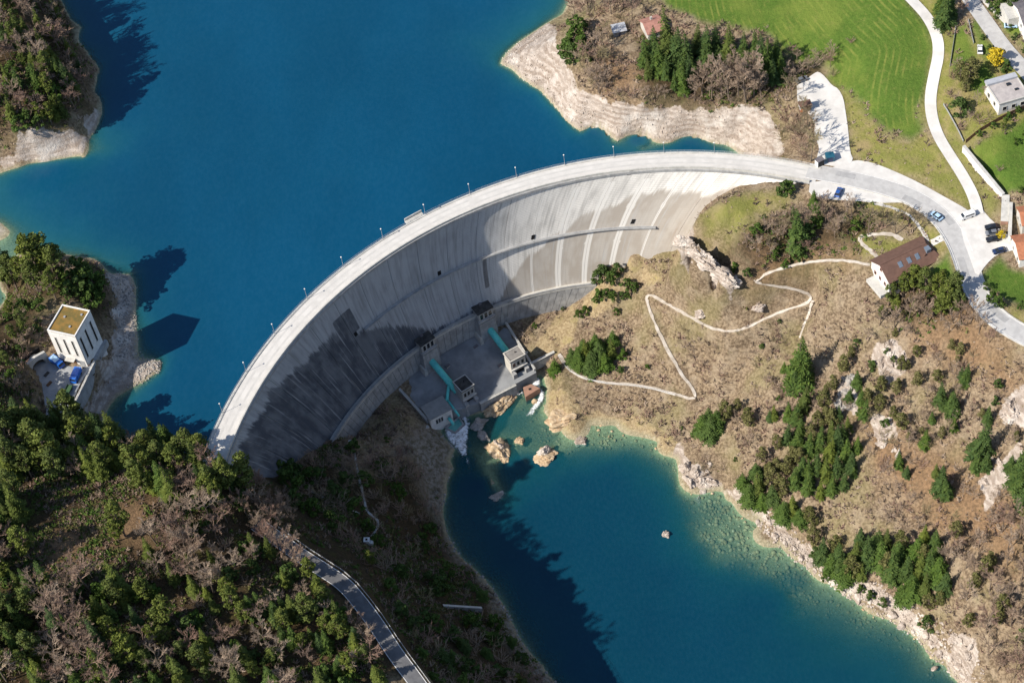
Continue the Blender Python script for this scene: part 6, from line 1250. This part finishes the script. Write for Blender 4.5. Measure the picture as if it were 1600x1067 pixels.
# pump house headland
T_('on the headland behind the pump house', 'pine', (14, 450, 13.), (28, 455, 10.), (40, 440, 8.), (70, 440, 14.), (84, 432, 13.), (98, 440, 11.), (60, 455, 9.), (88, 468, 8))
T_('on the headland behind the pump house', 'ever', (112, 440, 7.), (124, 432, 7.), (136, 444, 7.), (148, 450, 7.), (128, 460, 7.), (156, 466, 6.), (142, 474, 6.), (110, 462, 6), (158, 446, 5))
T_('on the headland behind the pump house', 'bare', (104, 440, 8.), (50, 440, 6.), (78, 462, 6.))
scat('on the dark slope left of the pump house', [(-20, 480), (60, 470), (70, 500), (60, 540), (40, 570), (40, 660), (-20, 660)], 36, [('ever', 2, (2.5, 4.5)), ('bare', 2, (4, 6)), ('bush', 2, (2, 3)), ('pine', .8, (5, 8))], 16, 4.2)
# lower-left wood
rd = [(430, 820), (480, 850), (540, 880), (590, 940), (670, 1070), (610, 1070), (560, 970), (520, 925), (440, 875)]
clear = [(60, 770), (190, 790), (240, 810), (235, 860), (180, 910), (90, 900), (40, 850)]
pk = [('pine', 3, (6, 12)), ('larch', 1.3, (6, 12)), ('ever', 1.2, (4, 6)), ('bare', 1.0, (6, 9)), ('spruce', 1.1, (7, 11))]
scat('on the ridge below the pump house', [(20, 665), (110, 660), (200, 680), (200, 745), (20, 750)], 67, pk, 17, 3.9, (clear,))
scat('on the ridge by the left dam end', [(200, 680), (250, 690), (325, 725), (390, 760), (380, 800), (260, 790), (200, 760)], 58, pk, 18, 3.8, (clear,))
scat('left of the lower left clearing', [(-20, 680), (20, 690), (40, 780), (50, 880), (-20, 920)], 30, pk, 19, 4.2, (clear,))
bk = [('bare', 3, (7, 11)), ('tall', 1.5, (8, 12)), ('larch', 1.2, (6, 9)), ('ever', 1.2, (4, 6)), ('bush', 1, (2, 3))]
scat('between the clearing and the dark road', [(250, 800), (400, 800), (470, 900), (440, 930), (300, 930), (230, 900)], 48, bk, 20, 4., (clear, rd))
scat('above the dark road beside the dam', [(380, 740), (450, 790), (470, 845), (400, 820)], 22, [('bare', 3, (4, 7)), ('bush', 1, (2, 3))], 21, 3.6, (rd,))
scat('in the wood at the bottom left corner', [(-20, 920), (110, 910), (220, 930), (220, 1090), (-20, 1090)], 76, [('bare', 1.9, (6, 12)), ('slim', 1.2, (6, 12)), ('larch', 1.1, (5, 12)), ('pine', 1.2, (7, 10)), ('ever', 1.3, (4, 6))], 22, 4.4, (clear,))
scat('in the wood left of the dark road', [(220, 930), (440, 930), (520, 950), (560, 990), (600, 1080), (220, 1090)], 109, [('bare', 1.8, (6, 11)), ('pine', 2.0, (5, 11)), ('larch', 1.0, (5, 11)), ('ever', 2, (3.5, 6)), ('spruce', 1, (6, 9)), ('bush', 1.4, (2, 3))], 23, 4.2, (rd,))
T_('along the hill side of the dark road', 'pine', (486, 905, 10), (512, 945, 9), (540, 990, 10), (575, 1035, 9.5))  # dense row added to throw shade on the road
T_('along the hill side of the dark road', 'larch', (498, 925, 10), (526, 968, 10), (556, 1012, 9), (592, 1062, 10))  # second half of the added shade row
T_('over the upper end of the dark road', 'bare', (436, 862, 8.), (448, 872, 9), (462, 884, 8), (474, 893, 8), (455, 855, 7), (425, 850, 8))
T_('beside the clearing in the lower left wood', 'pine', (196, 838, 12.), (186, 845, 6))
T_('leaning over the edge of the dark road', 'bare', (512, 968, 7.), (560, 985, 7.), (575, 1005, 8.), (520, 990, 6.), (545, 960, 5))
scat('at the bottom edge beside the pool', [(770, 1050), (860, 1060), (860, 1100), (770, 1100)], 8, [('bare', 3, (5, 8)), ('pine', 1, (5, 7))], 24, 4)
# shaded bank
scat('on the shaded bank just below the dam', [(440, 735), (530, 700), (545, 760), (520, 830), (450, 790)], 40, [('ever', 3, (2.5, 4.5)), ('bush', 2, (1.5, 3)), ('bare', 1, (3, 5))], 25, 3.8, (rd,))
scat('in the middle of the shaded bank', [(545, 700), (640, 700), (680, 790), (690, 870), (600, 900), (540, 860), (520, 830)], 64, [('bush', 4, (1.8, 3.4)), ('bare', .6, (3, 5)), ('ever', 1.6, (2, 4.4))], 26, 4.2, (rd, [(560, 830), (590, 830), (590, 858), (560, 858)]))
scat('low on the shaded bank by the dark road', [(600, 900), (700, 890), (770, 940), (820, 1040), (800, 1090), (690, 1090), (620, 950)], 73, [('bush', 3.4, (1.8, 3.4)), ('bare', .8, (3, 5.5)), ('ever', 2.4, (2.5, 4.5)), ('wide', .6, (4, 6))], 27, 4.2, (rd, [(690, 935), (757, 935), (757, 975), (690, 975)]))
T_('catching the light below the white hut', 'pine', (584, 885, 6.))
T_('in the hollow below the toe wall', 'ever', (835, 512, 2.), (605, 690, 2.2), (440, 735, 4), (455, 745, 4))
LL = 1.62
PLSC = {k: LL for k in ('on the ridge below the pump house', "on the ridge by the left dam end", 'left of the lower left clearing', 'between the clearing and the dark road', 'in the wood at the bottom left corner', 'in the wood left of the dark road', 'above the dark road beside the dam')}
PLSC.update({'in the bare wood at the lower right': 1.5, 'in the bare wood at the bottom right corner': 1.5, 'along the hill side of the dark road': 1.15, 'over the upper end of the dark road': 1.4, 'beside the clearing in the lower left wood': 1.4, 'on the headland behind the pump house': 1.65, 'on the lit top of the upper left headland': 1.45, 'low on the upper left headland': 1.45, 'in the dark conifer clump on the headland': 1.25, 'behind the bare trees on the headland': 1.3, 'in the row of bare trees on the headland': 1.65, 'on the left part of the headland': 1.5, 'behind the cottage on the headland': 1.5, 'in the wood left of the dark road': 1.4, 'between the clearing and the dark road': 1.4, 'in the tall clump under the upper hairpin': 1.2, 'in the left half of the shore conifer wood': 1.25, 'in the right half of the shore conifer wood': 1.25, 'inside the walled lawn at the right': 1., 'on the wooded side of the knoll': 1.15})
# the 296 largest leafless trees stand singly; the smaller rest are joined below
bare_i = sorted([i for i, q in enumerate(PLANTS) if KIND[q[2]][0] == 'bare_tree'], key=lambda i: -PLANTS[i][3]*PLSC.get(PLANTS[i][4], 1.3))
REST = set(bare_i[296:])
# label every plant by kind, place and its order there
from collections import defaultdict
cnt = defaultdict(list)
for i, (x, y, k, h, pl) in enumerate(PLANTS):
    if i not in REST: cnt[(KIND[k][1], pl)].append(i)
lab = {}
for (kn, pl), ids in cnt.items():
    ids.sort(key=lambda i: PLANTS[i][0])
    for r_, i in enumerate(ids):
        if len(ids) == 1: lab[i] = f'{kn} {pl}'
        elif len(ids) == 2: lab[i] = f'{kn} {pl}, {"left" if r_ == 0 else "right"} of two'
        else: lab[i] = f'{kn} {pl}, {"leftmost" if r_ == 0 else "rightmost" if r_ == len(ids)-1 else nth(r_+1)+" from left"}'
_td = {}
def tree_data(me):
    if me.name not in _td:
        v = np.empty(len(me.vertices)*3); me.vertices.foreach_get('co', v); f = np.empty(len(me.polygons)*4, np.int64); me.loops.foreach_get('vertex_index', (fl := np.empty(len(me.loops), np.int32))); _td[me.name] = (v.reshape(-1, 3), fl.reshape(-1, 4).astype(np.int64))
    return _td[me.name]
pr = np.random.default_rng(77); rest_v, rest_f, rest_n = [], [], 0
for i, (px, py, k, h, pl) in enumerate(PLANTS):
    nm, kn, cat, grp = KIND[k]; t, c, H = LIB[k][pr.integers(len(LIB[k]))]; p = ground(px, py); s = h/H
    ls_ = bil(LAKESIDE.astype(float), gx, gy, np.array([p[0]]), np.array([p[1]]))[0] > .5
    if (p[2] < LAKE+.2 and ls_) or p[2] < POOL+.3: continue
    s *= PLSC.get(pl, 1.3) if k not in ('ever', 'bush', 'yellow') else (1.6 if 'bank' in pl and 'right' not in pl else 1.2)
    w = s*pr.uniform(.92, 1.12)*(1.12 if k in ('pine', 'grey', 'ever', 'wide') else 1.)
    if i in REST:
        a_ = pr.uniform(0, 6.28)
        for q_ in (t, c):
            v_, f_ = tree_data(q_); v_ = v_*np.array([w, w, s]); rest_v.append(np.stack([v_[:, 0]*math.cos(a_)-v_[:, 1]*math.sin(a_), v_[:, 0]*math.sin(a_)+v_[:, 1]*math.cos(a_), v_[:, 2]], -1)+p); rest_f.append(f_+rest_n); rest_n += len(v_)
        continue
    if t is None: o = link(nm, c, None, tuple(p), pr.uniform(0, 6.28)); o.scale = (w*1.1, w*1.1, s); prop(o, lab[i], cat, grp and f'{grp} {pl}'); continue
    o = empty(nm, tuple(p), pr.uniform(0, 6.28), lab[i], cat, grp and f'{grp} {pl}'); o.scale = (w, w, s); o.rotation_euler[0] = pr.normal(0, .03); o.rotation_euler[1] = pr.normal(0, .03)
    link('trunk', t, o); link(c.name.split('.')[0], c, o)

if rest_v: prop(link('bare_thicket', mesh('bare_thicket', np.vstack(rest_v), np.vstack(rest_f), M['twig'])), 'small leafless trees and saplings filling the woods', None, None, 'stuff')
# ------------------------------------------------------------------ uncountable ground cover
def brush_lib(seed, n, k, H, th):
    m, _ = twiggy_bush(seed, H, n, k, th); return np.vstack(m.V), np.array(m.F)
def tuft_lib(seed, n=14, s=.5):
    r = np.random.default_rng(seed); m = TM(); C = r.normal(0, .35, (n, 3))*np.array([1, 1, .25])*s+np.array([0, 0, .3*s]); nn = unit(r.normal(size=(n, 3))+np.array([0, 0, .8])); U = unit(np.cross(nn, r.normal(size=(n, 3))))*.34*s; W = unit(np.cross(nn, U))*.22*s; m.quads(C, U, W); return np.vstack(m.V), np.array(m.F)
def cover(name, label, mats, n, seed, region, lib, s0, s1):
    r = np.random.default_rng(seed); xs = r.uniform(X0+50, X1-40, n*22); ys = r.uniform(235, 690, n*22)
    w = bil(region, gx, gy, xs, ys); kp = r.random(len(xs)) < w; xs, ys = xs[kp][:n], ys[kp][:n]; z = bil(GZ, gx, gy, xs, ys); P_ = np.c_[xs, ys, z-.05]; s = r.uniform(s0, s1, len(xs)); c = r.integers(0, len(mats), len(xs))
    for q, mt in enumerate(mats):
        k = c == q
        if k.any(): scatter_mesh(name, M[mt], P_[k], np.c_[s[k], s[k], s[k]*.9], lib, label)
benchm = np.ones(GX.shape)
for ln_, hw in ((road_main, 4.2), (road_side, 2.6), (road_top, 3.4), (road_left, 4.6), (path_zig, 1.3)):
    d, _ = seg_dist(ln_, GX, GY); benchm *= sst((d-hw)/1.0)
for q in (lot_p, shoulder_p, carpark_p, layby_p, yard_p, [tuple(p) for p in W3(ap)]): benchm *= ~inpoly([tuple(p) for p in q], GX, GY)
benchm *= ~((rad > RIN-6) & (rad < ROUT+.5) & (ang > 58) & (ang < 166)); benchm *= (SLOPE < 2.2)
land = ((GZ > LAKE+1.2) | ~LAKESIDE) & (GZ > POOL+1.4)
patch = sst(fnoise(GX, GY, 1/9., 61, 3)*1.6+.55)
clear3 = np.maximum(np.maximum(gm, gd*.9), np.clip(gr*1.1, 0, 1))
_d = (GX*_F[0]+GY*_F[1]+(GZ-CAMZ)*_F[2]); _px = 800+FPX*(GX*_R[0]+GY*_R[1]+(GZ-CAMZ)*_R[2])/_d; _py = 533.5-FPX*(GX*_U[0]+GY*_U[1]+(GZ-CAMZ)*_U[2])/_d
benchm *= (_px > -160) & (_px < 1760) & (_py > -130) & (_py < 1200)      # keep the cover to the surveyed valley
brushy = benchm*land*(1-clear3)*(1-gf)*(1-.75*np.clip(go+gs, 0, 1))*patch
bl = [brush_lib(400+i, 7, 2, 1., 2.8) for i in range(5)]
cover('brushwood', 'low brown brushwood covering the right slope', ['twig', 'twig_red', 'bark'], 11000, 1, brushy, bl, .5, 2.0)
foresty = benchm*land*gf*(1-clear3)
cover('undergrowth', 'dark undergrowth on the shaded wooded slopes', ['twig_red', 'twig', 'bark'], 6500, 2, foresty*patch, bl, .5, 1.7)
tl_ = [tuft_lib(500+i) for i in range(5)]
cover('low_scrub', 'low green scrub in the woods', ['ever', 'olive_leaf'], 8500, 3, foresty*patch*.8, tl_, .8, 3.2)
cover('grass_tufts', 'tufts of dry grass and scrub on the slopes', ['olive_leaf', 'twig_olive', 'twig'], 7500, 4, benchm*land*(1-np.maximum(gm, gr*.8))*(1-gf)*.8, tl_, .35, 1.1)
